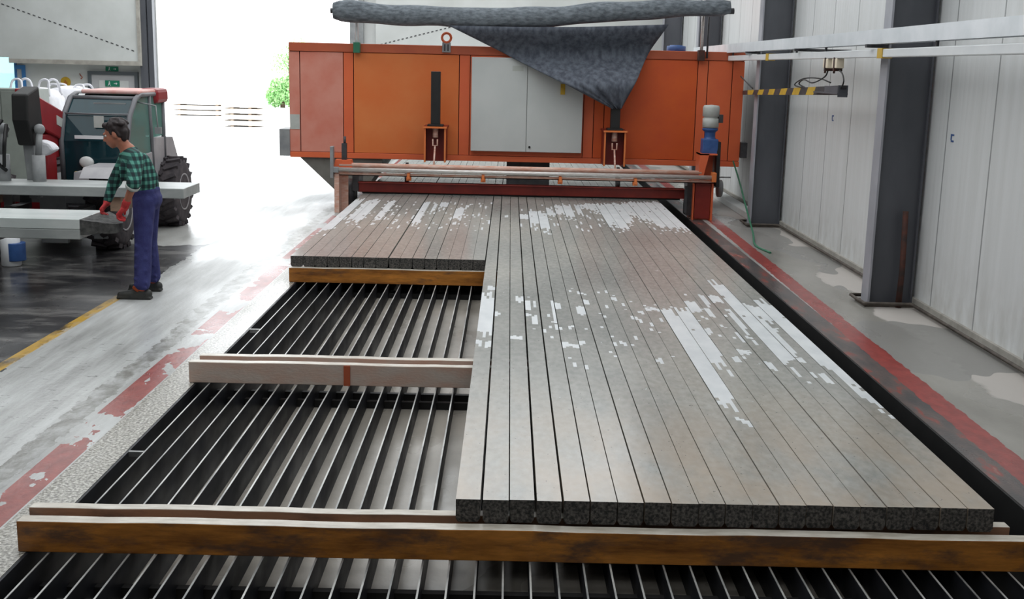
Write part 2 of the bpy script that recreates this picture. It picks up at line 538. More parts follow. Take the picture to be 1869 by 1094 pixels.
def build(name, mb, mats, parent=None, origin=None, bevel=0.0, kind=None):
    if not isinstance(mats, (list, tuple)):
        mats = [mats]
    o0 = ORG[parent.name] if parent is not None else Vector(origin if origin is not None else (0, 0, 0))
    me = bpy.data.meshes.new(name)
    me.from_pydata([tuple(v - o0) for v in mb.v], [], mb.f)
    for mm in mats:
        me.materials.append(M[mm] if isinstance(mm, str) else mm)
    for i, p in enumerate(me.polygons):
        p.material_index = mb.m[i]
        p.use_smooth = mb.s[i]
    bm = bmesh.new()
    bm.from_mesh(me)
    bmesh.ops.recalc_face_normals(bm, faces=bm.faces)
    bm.to_mesh(me)
    bm.free()
    o = bpy.data.objects.new(name, me)
    C.objects.link(o)
    if parent is not None:
        o.parent = parent
    else:
        o.location = o0
    ORG[o.name] = o0
    if bevel:
        b = o.modifiers.new('edges', 'BEVEL')
        b.width = bevel
        b.segments = 2
        b.limit_method = 'ANGLE'
    if kind:
        o['kind'] = kind
    return o


def tag(o, label, cat, group=None, kind=None):
    o['label'] = label
    o['category'] = cat
    if group:
        o['group'] = group
    o['kind'] = kind or 'thing'
    return o


def thing(name, loc, label, cat, group=None):
    o = bpy.data.objects.new(name, None)
    o.empty_display_size = 0.2
    o.location = loc
    C.objects.link(o)
    ORG[o.name] = Vector(loc)
    return tag(o, label, cat, group)


def struct(name, mb, mats, bevel=0.0):
    return build(name, mb, mats, bevel=bevel, kind='structure')


def remeshed(name, mb, mats, parent, voxel, smooth=6, kindmat=None, origin=None):
    """one continuous surface out of overlapping volumes"""
    o = build(name, mb, mats, parent, origin=origin)
    r = o.modifiers.new('r', 'REMESH')
    r.mode = 'VOXEL'
    r.voxel_size = voxel
    s = o.modifiers.new('s', 'SMOOTH')
    s.iterations = smooth
    s.factor = 0.5
    dg = bpy.context.evaluated_depsgraph_get()
    dg.update()
    me = bpy.data.meshes.new_from_object(o.evaluated_get(dg))
    o.modifiers.clear()
    o.data = me
    me.name = name
    for p in me.polygons:
        p.use_smooth = True
    return o


# ------------------------------------------------------------------ hall shell
BX0, BX1 = -2.14, 2.73       # bed pit, open side to wall side
WX = 3.96                    # inner face of the wall beside the bed
YB = 28.0                    # back wall

m = MB()
m.box(-16, BX0, -6, YB + 0.3, -0.6, 0)
m.box(BX1, WX + 0.3, -6, YB + 0.3, -0.6, 0)
m.box(BX0, BX1, -6, 1.0, -0.6, 0)
m.box(BX0, BX1, 27.6, YB + 0.3, -0.6, 0)
struct('floor', m, 'floor')
struct('pit_floor', MB().box(BX0 - 0.1, 2.42, 0.9, 27.7, -0.6, -0.15), 'pit')
m = MB()
m.box(2.42, 2.45, 0.9, 27.7, -0.6, -0.01)
m.box(2.45, BX1 + 0.02, 0.9, 27.7, -0.75, -0.45)
m.box(BX1 - 0.012, BX1 + 0.004, 1.0, 27.6, -0.6, -0.004)
m.box(2.56, 2.585, 1.0, 27.6, -0.5, -0.12)
struct('trim_1', m, 'black')

struct('wall_right', MB().box(WX, WX + 0.15, -6, YB + 0.3, 0, 7.2), 'wall')
struct('wall_left', MB().box(-16.15, -16, -6, YB + 0.3, 0, 7.2), 'wall_dim')
struct('wall_front', MB().box(-16, WX, -6.15, -6, 0, 7.2), 'wall_dim')
struct('ceiling', MB().box(-16.2, WX + 0.2, -6.2, YB + 0.3, 7.1, 7.25), 'ceiling')
# back wall with the open gateway between X -8.4 and -3.7
m = MB()
m.box(-11.82, -8.4, YB, YB + 0.15, 0, 7.2).box(-16, -13.2, YB, YB + 0.15, 0, 7.2).box(-13.2, -11.82, YB, YB + 0.15, 0, 0.8).box(-13.2, -11.82, YB, YB + 0.15, 2.13, 7.2)
m.box(-3.7, WX, YB, YB + 0.15, 0, 7.2)
m.box(-8.4, -3.7, YB, YB + 0.15, 5.4, 7.2)
struct('wall_back', m, 'wall_back')
# grey upper part of the back wall stands proud of the pale lower part
struct('trim_2', MB().box(-16, -11.8, YB - 0.35, YB, 2.14, 7.0).box(-11.8, -8.75, YB - 0.35, YB, 2.03, 7.0).box(-3.2, WX - 0.3, YB - 0.12, YB, 0.0, 7.0), 'wall_grey')
struct('trim_3', MB().box(-11.78, -8.75, YB - 0.4, YB - 0.35, 2.0, 2.1).box(-8.75, -8.68, YB - 0.4, YB, 2.0, 7.0), 'kerb')


def seam(x0, z0, x1, z1, yy, n):
    m = MB()
    for i in range(n):
        a, b = (i + 0.1) / n, (i + 0.6) / n
        p, q = (x0 + (x1 - x0) * a, z0 + (z1 - z0) * a), (x0 + (x1 - x0) * b, z0 + (z1 - z0) * b)
        d = 0.012
        m.prism([(p[0], p[1] - d), (q[0], q[1] - d), (q[0], q[1] + d), (p[0], p[1] + d)], 'y', yy - 0.006, yy)
    return m


struct('trim_4', seam(-11.9, 3.35, -8.8, 2.32, YB - 0.35, 26), 'seam')
struct('trim_5', seam(-3.1, 2.62, -0.9, 3.2, YB - 0.12, 22), 'seam')
# gateway posts
for xx, nm, lb in ((-8.56, 'gate_post', 'dark steel gate post at the bright opening behind the telehandler'), (-3.62, 'gate_post', 'grey steel gate post seen above the orange machine beside the bright gap')):
    m = MB().box(xx - 0.17, xx + 0.0, YB - 0.3, YB - 0.02, 0, 5.6).box(xx + 0.02, xx + 0.14, YB - 0.25, YB - 0.05, 0, 5.6)
    tag(build(nm, m, 'column' if xx < -5 else 'grey_metal', origin=(xx, YB - 0.15, 0)), lb, 'post')

# exit door with frame
d = build('door_1', MB().box(-9.98, -8.95, YB - 0.06, YB - 0.01, 0.02, 1.77), 'door_grey', kind='structure')
build('door_frame', MB().box(-10.06, -9.98, YB - 0.1, YB, 0, 1.85).box(-8.95, -8.87, YB - 0.1, YB, 0, 1.85).box(-9.98, -8.95, YB - 0.1, YB, 1.77, 1.85), 'door_frame', d)
build('door_panel', MB().box(-9.8, -9.1, YB - 0.075, YB - 0.06, 0.2, 1.64), 'wall_back', d)


def exit_sign(x, z, wd, h, label, yy):
    s = thing('exit_sign', (x, yy, z), label, 'sign')
    build('sign_plate', MB().box(x - wd / 2, x + wd / 2, yy - 0.02, yy, z, z + h), 'green', s)
    m = MB()
    # running figure, doorway and arrow in white
    f = yy - 0.024
    u = h / 10
    cx = x - wd * 0.2
    m.box(cx - u, cx + u, f, f + 0.004, z + 6.6 * u, z + 8.4 * u)
    m.prism([(cx - 1.6 * u, z + 3.5 * u), (cx + u, z + 3.5 * u), (cx + 1.2 * u, z + 6.2 * u), (cx - 1.2 * u, z + 6.2 * u)], 'y', f, f + 0.004)
    m.prism([(cx - 3 * u, z + 1.2 * u), (cx - 2 * u, z + 1.2 * u), (cx - .4 * u, z + 3.7 * u), (cx - 1.6 * u, z + 3.7 * u)], 'y', f, f + 0.004)
    m.prism([(cx + 1.6 * u, z + 1.2 * u), (cx + 2.6 * u, z + 1.2 * u), (cx + .8 * u, z + 3.7 * u), (cx - .4 * u, z + 3.7 * u)], 'y', f, f + 0.004)
    build('running_figure', m, 'white', s)
    m = MB()
    ax = x + wd * 0.22
    m.prism([(ax - 2.6 * u, z + 4.4 * u), (ax + u, z + 4.4 * u), (ax + u, z + 2.8 * u), (ax + 3.4 * u, z + 5 * u), (ax + u, z + 7.2 * u), (ax + u, z + 5.6 * u), (ax - 2.6 * u, z + 5.6 * u)], 'y', f, f + 0.004)
    build('arrow', m, 'white', s)
    return s


exit_sign(-9.5, 1.855, 0.3, 0.11, 'small green exit sign above the grey back door', YB)
exit_sign(-9.48, 1.5, 0.34, 0.14, 'green exit sign on the upper half of the grey back door', YB - 0.076)
s = thing('warning_sign', (-10.62, YB, 1.45), 'round ochre warning sign on the pale back wall beside the door', 'sign')
build('sign_plate', MB().lathe([(0.12, -0.02), (0.12, 0.0)], (-10.62, YB, 1.58), 'y', 20), 'yellow', s)
build('sign_mark', MB().prism([(-10.68, 1.53), (-10.56, 1.53), (-10.62, 1.64)], 'y', YB - 0.026, YB - 0.02), 'wood_brown', s)
s = thing('wall_hook', (-10.22, YB, 1.7), 'small reddish bracket on the back wall above the warning sign', 'bracket')
build('hook', MB().tube([(-10.28, YB, 1.78), (-10.24, YB - 0.05, 1.74), (-10.2, YB - 0.05, 1.7), (-10.24, YB - 0.05, 1.66)], 0.012, 6), 'orange_brown', s)
# bright window with blue frame
wn = build('window_1', MB().box(-13.2, -11.82, YB + 0.05, YB + 0.06, 0.8, 2.13), 'glass_win', kind='structure')
build('window_frame', MB().box(-11.82, -11.77, YB - 0.04, YB + 0.1, 0.75, 2.13).box(-13.2, -11.77, YB - 0.04, YB, 0.74, 0.8).box(-11.77, -11.56, YB - 0.06, YB - 0.01, 1.86, 1.95).box(-11.64, -11.56, YB - 0.06, YB - 0.01, 0.75, 1.86), 'blue_paint', wn)

# baseboard and conduit along the wall
struct('baseboard_right', MB().box(WX - 0.03, WX, -2, YB - 0.4, 0, 0.09), 'kerb')
m = MB()
def off(y):
    return 0
p = [(WX - 0.07, -1, 0.045)]
for cy in (5.4, 10.9, 16.5, 22.1):
    p += [(WX - 0.07, cy - 0.12, 0.045), (3.43, cy - 0.12, 0.045), (3.43, cy + 0.32, 0.045), (WX - 0.07, cy + 0.32, 0.045)]
p.append((WX - 0.07, 27.0, 0.045))
m.tube(p, 0.018, 6)
tag(build('floor_conduit', m, 'conduit', origin=(WX - 0.07, 10, 0)), 'thin dirty conduit running along the foot of the white wall and around the columns', 'conduit')


def column(y, label):
    c = thing('steel_column', (3.72, y, 0), label, 'column', 'steel columns along the white wall')
    x0, x1 = 3.5, 3.93
    build('flange', MB().box(x0, x0 + 0.02, y, y + 0.21, 0.02, 7.0), 'flange', c)
    build('flange', MB().box(x1 - 0.02, x1, y, y + 0.21, 0.02, 7.0), 'column', c)
    build('web', MB().box(x0 + 0.02, x1 - 0.02, y + 0.045, y + 0.06, 0.02, 7.0), 'column', c)
    build('base_plate', MB().box(x0 - 0.04, x1 + 0.02, y - 0.06, y + 0.27, 0, 0.025), 'conduit', c)
    return c


column(10.9, 'dark grey steel column with a rusty pipe standing in its recess')
column(16.5, 'dark grey steel column beside the striped boom and the orange machine')
column(22.1, 'grey steel column seen just above the orange machine behind the bright hanging rod')
column(27.2, 'dark steel column far back, seen above the blue drum on the machine')
tag(build('rusty_pipe', MB().tube([(3.78, 10.84, 0.0), (3.79, 10.845, 0.35), (3.775, 10.85, 0.93)], [0.03, 0.027, 0.027], 10), 'rust', origin=(3.78, 10.84, 0)), 'short rusty pipe standing upright in front of the dark column', 'pipe')
for (yy, zz, lb) in ((14.24, 1.66, 'small blue mark on the white wall between the two dark columns'), (10.35, 1.655, 'small blue mark on the white wall beside the column with the rusty pipe')):
    m = MB().box(WX - 0.004, WX, yy - 0.03, yy + 0.04, zz + 0.02, zz + 0.035).box(WX - 0.004, WX, yy + 0.02, yy + 0.04, zz - 0.02, zz + 0.02).box(WX - 0.004, WX, yy - 0.03, yy + 0.03, zz - 0.035, zz - 0.02)
    tag(build('wall_mark', m, 'blue', origin=(WX, yy, zz)), lb, 'mark')

# conductor rails along the wall
r = thing('cable_tray', (3.4, 14, 2.5), 'wide white cable tray running along the wall above the thinner rail', 'cable tray')
m = MB().box(3.34, 3.46, 2.0, 21.5, 2.48, 2.495).box(3.335, 3.35, 2.0, 21.5, 2.47, 2.6).box(3.45, 3.465, 2.0, 21.5, 2.47, 2.6)
build('tray', m, 'tray_white', r)
for yy in (5.4, 10.95, 13.7, 16.55, 19.3):
    build('tray_bracket', MB().box(3.3, WX - 0.004 if yy in (13.7, 19.3) else 3.495, yy - 0.03, yy + 0.03, 2.44, 2.47), 'dark_metal', r)
r = thing('collector_rail', (3.4, 14, 2.39), 'thin white collector rail below the wide cable tray on the wall', 'rail')
build('rail', MB().box(3.36, 3.44, 2.0, 20.5, 2.35, 2.425), 'rail_white', r, bevel=0.008)
for yy in (10.7, 15.4):
    build('rail_joint', MB().box(3.352, 3.448, yy - 0.07, yy + 0.07, 2.342, 2.432), 'yellow', r)
for yy in (7.6, 9.4, 12.7, 14.0, 18.0):
    build('rail_hanger', MB().box(3.39, 3.41, yy - 0.015, yy + 0.015, 2.425, 2.48), 'dark_metal', r)

# ------------------------------------------------------------------ bed: grating, boards, beams
g = thing('steel_grating', (0, 8, -0.2), 'grating of dark upright steel bars set in the floor pit under the boards', 'grating')
for k in range(37):
    x = -2.035 + 0.1206 * k
    m = MB().box(x - 0.004, x + 0.004, 1.2, 27.4, -0.149, -0.003)
    m.box(x - 0.0042, x + 0.0042, 1.2, 27.4, -0.003, 0.0, 1)
    build('bar', m, ['bar', 'bar_edge'], g)
build('side_plate', MB().box(-2.139, -2.125, 1.2, 27.4, -0.149, -0.002), 'bar', g)
for yy in (4.6, 4.75, 7.68, 7.88, 11.5, 11.62, 14.5, 17.5):
    build('cross_bar', MB().box(-2.125, 2.4, yy - 0.02, yy + 0.02, -0.149, -0.1), 'black', g)
for yy in (6.25, 9.35):
    build('spacer', MB().box(-2.125, -2.04, yy - 0.012, yy + 0.012, -0.03, 0.0), 'bar_edge', g)


def board(x0, x1, y0, y1, z1, mt, label, wob=0.004):
    nx = 24
    m = MB()
    vs, fs, ms = [], [], []
    for i in range(nx + 1):
        x = x0 + (x1 - x0) * i / nx
        q = wob * math.sin(i * 0.9 + x0) + wob * 0.6 * math.sin(i * 2.3)
        vs += [(x, y0 + q * 0.5, 0.002), (x, y1 + q * 0.5, 0.002), (x, y1 + q * 0.5, z1 + q * 0.4), (x, y0 + q * 0.5, z1 + q * 0.4)]
    for i in range(nx):
        a = i * 4
        for j in range(4):
            fs.append((a + j, a + (j + 1) % 4, a + 4 + (j + 1) % 4, a + 4 + j))
            ms.append(1 if j == 2 else 0)
    fs += [(0, 3, 2, 1), (nx * 4, nx * 4 + 1, nx * 4 + 2, nx * 4 + 3)]
    ms += [0, 0]
    m.add(vs, fs)
    m.m = ms
    return tag(build('support_board', m, [mt, 'wood_top'], origin=((x0 + x1) / 2, y0, 0), bevel=0.004), label, 'board', 'support boards on the grating')


board(-2.172, 2.47, 4.86, 4.935, 0.15, 'wood_brown', 'long brown wet timber board across the front, its whole face showing')
board(-2.185, 2.37, 5.03, 5.095, 0.148, 'wood_mid', 'timber board just behind the front one, carrying the near beam ends')
b = board(-2.176, 2.36, 7.69, 7.76, 0.15, 'wood_pale', 'cement-caked pinkish board crossing the middle of the open grating, front of two')
build('rust_streak', MB().box(-1.106, -1.062, 7.682, 7.689, 0.002, 0.145), 'orange_brown', b)
board(-2.15, 2.36, 7.88, 7.95, 0.148, 'wood_pale', 'cement-caked board behind the middle one, a narrow gap between them')
board(-2.195, 2.36, 11.46, 11.54, 0.15, 'wood_brown', 'brown timber board under the cut ends of the short beams')

PITCHX = 0.1233


def beam(x0, x1, y0, y1, patches, label, group, seed):
    rr = random.Random(seed)
    z0, z1 = 0.152, 0.262
    nx = 5
    ch = 0.011
    rag = []
    for p in patches:
        for c in range(nx):
            if len(p) > 2 and int(c * 3 / nx) not in p[2]:
                continue
            big = p[1] - p[0] > 0.6
            e = 0.22 if big else 0.05
            rag.append((p[0] + rr.uniform(-e, e * 0.6), p[1] + rr.uniform(-e * 0.6, e), c))
            if big and rr.random() < 0.5:
                q = p[0] - rr.uniform(0.25, 0.5)
                rag.append((q, q + rr.uniform(0.04, 0.2), c))
            if big and rr.random() < 0.35:
                q = rr.uniform(p[0], p[1])
                rag.append((q, q + rr.uniform(0.03, 0.12), -1 - c))
    if 2 < (x0 + 0.206) / PITCHX < 19 or x0 < -0.3:
        for q in range(6):
            a = rr.triangular(7.0, 10.4, 9.0) if x0 > -0.3 else rr.uniform(13.5, 16.4)
            rag.append((a, a + rr.uniform(0.02, 0.14), rr.randrange(nx)))
            a = rr.uniform(13.6, 16.4)
            if q < 5:
                rag.append((a, a + rr.uniform(0.05, 0.3), rr.randrange(nx)))
    br = sorted({y0, y1} | {q for p in rag for q in p[:2] if y0 < q < y1} | {y0 + 0.02})
    vs, fs, ms = [], [], []
    for y in br:
        e = rr.uniform(-0.004, 0.004) if y == br[0] else 0
        row = [(x0 + ch, y + e, z0), (x0, y + e, z0 + ch * 1.6)]
        for i in range(nx + 1):
            row.append((x0 + (x1 - x0) * i / nx, y, z1))
        row += [(x1, y + e, z0 + ch * 1.6), (x1 - ch, y + e, z0)]
        vs += row
    k = nx + 5
    for a in range(len(br) - 1):
        mid = (br[a] + br[a + 1]) / 2
        for j in range(k):
            fs.append((a * k + j, a * k + (j + 1) % k, (a + 1) * k + (j + 1) % k, (a + 1) * k + j))
            mi = 0
            if 2 <= j < 2 + nx:
                for p in rag:
                    if p[0] < mid < p[1] and p[2] == j - 2:
                        mi = 1
                for p in rag:
                    if p[0] < mid < p[1] and p[2] == 1 - j:
                        mi = 0
            ms.append(mi)
    fs += [tuple(range(k)), tuple(range(len(vs) - 1, len(vs) - k - 1, -1))]
    ms += [2, 2]
    m = MB().add(vs, fs)
    m.m = ms
    return tag(build('concrete_beam', m, ['beam', 'beam_pale', 'beam_end'], origin=((x0 + x1) / 2, y0, z0)), label, 'beam', group)


P = {0: [(8.25, 9.68), (9.95, 10.1, (1, 2))], 1: [(8.9, 9.0, (0,)), (14.9, 15.1, (1,))], 2: [(9.45, 9.65, (1, 2)), (8.1, 8.2, (0, 1))], 3: [(14.8, 15.25), (9.1, 9.5, (0,)), (8.6, 8.9, (1,))],
     4: [(14.3, 15.7), (8.7, 9.6, (2,))], 5: [(13.9, 15.5), (9.2, 9.4, (0,)), (7.9, 8.0)], 6: [(15.2, 15.9, (0, 1)), (9.0, 9.3, (1, 2)), (8.0, 8.1, (0,))], 7: [(15.5, 16.4), (9.4, 9.6, (0,))], 8: [(15.2, 16.4), (8.0, 8.1, (1,))],
     9: [(15.4, 16.5, (1, 2)), (9.6, 9.75, (0,))], 10: [(16.0, 16.6), (9.1, 9.2, (1,)), (7.5, 7.6, (0,))], 11: [(15.9, 16.6), (9.2, 9.3)],
     12: [(6.6, 9.15), (14.5, 16.6)], 13: [(7.66, 9.25), (14.2, 16.6)], 14: [(9.2, 9.6, (0, 1)), (14.7, 16.7), (8.4, 8.6, (0,)), (7.6, 7.7, (1,))], 15: [(15.3, 16.8), (9.5, 9.9, (1,)), (9.0, 9.3, (0,)), (8.2, 8.5, (2,)), (7.8, 7.9, (0, 1))],
     16: [(15.0, 16.9), (9.6, 9.9, (0, 1)), (8.5, 9.3, (1,)), (7.4, 7.6, (0,))], 17: [(7.56, 10.5, (0, 1, 2)), (14.4, 16.9)], 18: [(7.9, 9.5, (0,)), (8.9, 9.45, (1, 2)), (14.3, 17.0), (7.1, 7.3, (1,))],
     19: [(6.73, 7.6, (1, 2)), (7.6, 9.62, (0, 1, 2)), (14.2, 17.0)]}
PL = {1: [], 2: [], 3: [(15.9, 16.1, (0,))], 4: [(14.6, 15.8)], 5: [], 6: [(15.9, 16.4)], 7: [(15.6, 16.3, (1,))], 8: [(14.2, 16.4, (0, 1))], 9: [], 10: [], 11: [], 12: [(14.4, 16.4, (0, 1))], 13: [], 14: [(14.3, 16.5)], 15: [(14.4, 16.4, (1, 2))], 16: [(13.4, 16.5)]}
ordn = ['first', 'second', 'third', 'fourth', 'fifth', 'sixth', 'seventh', 'eighth', 'ninth', 'tenth', 'eleventh', 'twelfth', 'thirteenth', 'fourteenth', 'fifteenth', 'sixteenth']
gaps = [0.012, 0.006, 0.012, 0.011, 0.007, 0.005, 0.008, 0.006, 0.004, 0.005, 0.003, 0.007, 0.004, 0.005, 0.003, 0.008, 0.004, 0.006, 0.005, 0.004]
for i in range(20):
    x0 = -0.206 + PITCHX * i
    if i < 10:
        lb = '%s long grey concrete beam counted from the open grating edge' % ordn[i]
    else:
        lb = '%s long grey concrete beam counted from the black channel by the wall' % ordn[19 - i]
    if i == 0:
        lb = 'long grey concrete beam bordering the open grating, with one pale patch'
    if i == 19:
        lb = 'long concrete beam bordering the black channel, pale patches along its edge'
    beam(x0, x0 + PITCHX - gaps[i], 4.95 + 0.012 * (i / 19.0) + rnd.uniform(-0.006, 0.006), 25.5, P.get(i, []), lb, 'long concrete beams on the boards', i)
for i in range(1, 17):
    x1 = -0.206 - PITCHX * (i - 1) - 0.012
    gp = 0.016 if i == 8 else rnd.choice((0.003, 0.005, 0.007))
    if i < 9:
        lb = '%s set-back concrete beam from the long uncut beams, ending above the brown board' % ordn[i - 1]
    else:
        lb = '%s set-back concrete beam from the floor edge, ending above the brown board' % ordn[16 - i]
    beam(x1 - PITCHX + gp, x1, 11.52 + rnd.uniform(-0.006, 0.006), 25.5, PL.get(i, []), lb, 'set-back concrete beams behind the open grating', 50 + i)

# ------------------------------------------------------------------ the orange gantry machine
HY = 18.2
mc = thing('gantry_machine', (0, 18.2, 0), 'large orange gantry machine straddling the concrete beams, with a white cabinet in its front', 'machine')
build('housing', MB().box(-3.43, 3.62, HY + 0.02, 20.1, 0.72, 2.47), 'panel_gap', mc)
build('top_rail', MB().box(-3.435, 3.63, HY - 0.02, HY + 0.02, 2.35, 2.48).box(-3.43, 3.62, HY, 20.1, 2.47, 2.482), 'orange_brown', mc, bevel=0.006)
build('bottom_rail', MB().box(-3.435, 3.63, HY - 0.012, HY + 0.02, 0.715, 0.80), 'orange_trim', mc, bevel=0.005)
Z0, Z1 = 0.806, 2.344
for a, b, mt in ((-3.435, -3.275, 'orange_glare'), (-3.262, -2.6, 'orange_glare'), (-2.588, -2.44, 'orange_trim'), (-2.428, -0.8, 'orange'), (-0.788, -0.63, 'orange_trim'), (-0.62, 1.15, 'orange_trim'),
                 (1.16, 1.31, 'orange_trim'), (1.322, 1.47, 'orange_deep'), (1.482, 2.9, 'orange_deep'), (2.912, 3.06, 'orange_trim'), (3.072, 3.44, 'orange_trim'), (3.452, 3.63, 'orange_trim')):
    build('panel', MB().box(a, b, HY, HY + 0.02, Z0, Z1), mt, mc, bevel=0.003)
build('cabinet', MB().box(-0.6, 1.135, HY - 0.1, HY + 0.01, 0.88, 2.32), 'cab_grey', mc, bevel=0.01)
for a, b in ((-0.597, 0.262), (0.27, 1.132)):
    dd = build('cabinet_door', MB().box(a, b, HY - 0.125, HY - 0.102, 0.884, 2.316), 'cab_grey', mc, bevel=0.006)
    if a > 0:
        dd['label'] = 'cabinet door with yellow rotary switch'
        build('rotary_switch', MB().box(0.78, 0.85, HY - 0.14, HY - 0.125, 1.78, 1.94).lathe([(0.03, -0.03), (0.03, 0)], (0.815, HY - 0.14, 1.86), 'y', 12), 'yellow', dd)
        build('door_lock', MB().lathe([(0.018, -0.02), (0.018, 0)], (0.32, HY - 0.125, 0.96), 'y', 10), 'black', dd)
    else:
        build('door_plate', MB().box(0.03, 0.2, HY - 0.128, HY - 0.125, 2.12, 2.2), 'motor_grey', dd)
build('side_box', MB().box(-3.6, -3.435, HY - 0.02, HY + 0.5, 0.73, 1.15), 'grey_metal', mc, bevel=0.008)
build('chute', MB().prism([(-3.3, 0.72), (-2.0, 0.72), (-2.0, 0.6), (-2.3, 0.18), (-2.72, 0.18)], 'y', HY + 0.05, 19.9), 'hopper', mc)
build('corner_patch', MB().box(-3.43, -3.28, HY - 0.006, HY, 1.15, 1.38), 'motor_grey', mc)
# undercarriage block that breaks the bright slot below
build('drive_block', MB().box(-0.03, 0.66, 18.5, 19.4, 0.3, 0.72), 'dark_metal', mc, bevel=0.01)
for x in (-1.26, 1.95):
    build('guide_wheel', MB().lathe([(0.1, -0.03), (0.11, -0.02), (0.11, 0.02), (0.1, 0.03)], (x - 0.28, 17.55, 0.5), 'x', 20).box(x - 0.3, x - 0.26, 17.5, 17.6, 0.5, 0.72), 'dark_metal', mc)
# lower cross beam riding just above the concrete
build('lower_beam', MB().box(-2.25, 2.66, 17.3, 17.42, 0.29, 0.44).box(-2.25, 2.66, 17.26, 17.44, 0.425, 0.44), 'red_dark', mc, bevel=0.004)
build('scraper', MB().box(-2.2, 2.6, 17.33, 17.36, 0.265, 0.29), 'black', mc)


def bracket(x, label, ztop=2.09):
    b = build('post_bracket', MB().box(x - 0.16, x - 0.145, 17.62, 18.2, 0.73, 1.25).box(x + 0.145, x + 0.16, 17.62, 18.2, 0.73, 1.25).box(x - 0.145, x + 0.145, 17.86, 17.88, 0.73, 1.25)
              .box(x - 0.18, x + 0.18, 17.58, 18.2, 1.25, 1.27), 'red_dark', mc)
    b['label'] = label
    build('bracket_edge', MB().box(x - 0.165, x - 0.14, 17.6, 17.62, 0.73, 1.25).box(x + 0.14, x + 0.165, 17.6, 17.62, 0.73, 1.25).box(x - 0.18, x + 0.18, 17.565, 17.58, 1.245, 1.272), 'orange', b)
    build('black_post', MB().box(x - 0.07, x + 0.07, 17.66, 17.8, 1.3, ztop).box(x - 0.12, x + 0.12, 17.61, 17.86, 1.272, 1.3), 'black', b, bevel=0.006)
    build('eye_rod', MB().tube([(x, 17.72, 1.25), (x, 17.72, 1.1)], 0.045, 10).tube([(x - 0.035, 17.66, 1.08), (x - 0.035, 17.66, 0.98), (x + 0.035, 17.66, 0.98), (x + 0.035, 17.66, 1.08)], 0.012, 8)
          .tube([(x, 17.64, 0.98), (x, 17.4, 0.7)], 0.014, 8), 'dirty_pink', b)


bracket(-1.125, 'dark red bracket with a tall black post')
bracket(1.61, 'dark red bracket whose post the grey cloth hangs on', 1.66)
# front roller frame
build('upper_pipe', MB().tube([(-2.5, 17.08, 0.705), (2.86, 17.08, 0.705)], 0.034, 10), 'dirty_pink', mc)
build('roller_shaft', MB().tube([(-2.56, 17.0, 0.645), (3.02, 17.0, 0.645)], 0.033, 14), 'steel', mc)
build('lower_angle', MB().box(-2.54, 3.05, 17.04, 17.12, 0.555, 0.568).box(-2.54, 3.05, 17.04, 17.05, 0.555, 0.6), 'dirty_pink', mc)
for x in (-1.47, -0.37, 0.77, 1.88):
    build('shaft_clip', MB().box(x - 0.02, x + 0.02, 16.96, 17.08, 0.53, 0.61).box(x - 0.035, x + 0.035, 17.02, 17.1, 0.5, 0.555), 'orange', mc)
lg = build('leg', MB().box(-2.57, -2.5, 17.02, 17.3, 0.0, 0.58).box(-2.57, -2.4, 17.28, 17.32, 0.0, 0.7), 'dirty_pink', mc, bevel=0.004)
build('leg_wheel', MB().lathe([(0.19, -0.06), (0.22, -0.05), (0.22, 0.05), (0.19, 0.06)], (-2.38, 17.55, 0.24), 'x', 24).box(-2.34, -2.24, 17.3, 17.8, 0.3, 0.6), 'dark_metal', lg)
lg = build('leg', MB().box(2.76, 2.775, 17.1, 17.6, 0.0, 0.58).box(3.03, 3.06, 17.1, 17.6, 0.0, 0.58).box(2.775, 3.03, 17.16, 17.18, 0.0, 0.58).box(2.76, 3.06, 17.08, 17.6, 0.57, 0.6), 'orange_trim', mc)
build('leg_cover', MB().box(2.79, 3.02, 17.12, 17.16, 0.02, 0.56), 'red_dark', lg)
build('guard_strip', MB().box(2.64, 2.68, 17.14, 17.16, 0.1, 0.5).box(2.68, 2.76, 17.2, 17.5, 0.05, 0.56), 'dark_metal', lg)
lv = build('lever_plate', MB().box(-2.62, -2.575, 16.95, 17.1, 0.52, 0.98).box(-2.62, -2.5, 16.96, 17.06, 0.6, 0.68), 'grey_metal', mc, bevel=0.005)
build('lever', MB().box(-2.47, -2.4, 17.1, 17.2, 0.72, 1.02).tube([(-2.43, 17.15, 1.0), (-2.43, 17.15, 1.12)], 0.02, 8), 'dark_metal', mc)
build('lever_base', MB().prism([(-2.58, 0.66), (-2.3, 0.66), (-2.33, 0.78), (-2.56, 0.78)], 'y', 17.05, 17.25), 'orange_trim', mc)
# drive motor
mo = build('drive_motor', MB().lathe([(0.06, 1.36), (0.12, 1.37), (0.12, 1.5), (0.105, 1.51), (0.105, 1.525), (0.125, 1.53), (0.125, 1.66), (0.11, 1.69), (0.0, 1.7)], (2.985, 17.25, 0), 'z', 20), 'motor_grey', mc)
build('terminal_box', MB().box(3.09, 3.16, 17.2, 17.3, 1.44, 1.56), 'dark_metal', mo)
build('gearbox', MB().lathe([(0.1, 1.19), (0.08, 1.22), (0.08, 1.3), (0.12, 1.33), (0.12, 1.36)], (2.985, 17.25, 0), 'z', 16).box(2.87, 3.1, 17.14, 17.36, 0.98, 1.2), 'blue', mo, bevel=0.012)
build('motor_mount', MB().box(2.82, 2.84, 17.05, 17.4, 0.6, 0.99).box(2.84, 3.06, 17.3, 17.32, 0.6, 0.99).prism([(2.84, 0.99), (2.96, 0.99), (2.88, 0.62), (2.84, 0.62)], 'y', 17.05, 17.07).box(2.82, 3.08, 17.05, 17.4, 0.97, 0.99), 'orange_trim', mc)
build('chain_guard', MB().prism([(17.1, 0.5), (17.5, 0.5), (17.45, 1.16), (17.15, 1.16)], 'x', 3.085, 3.14), 'black', mc)
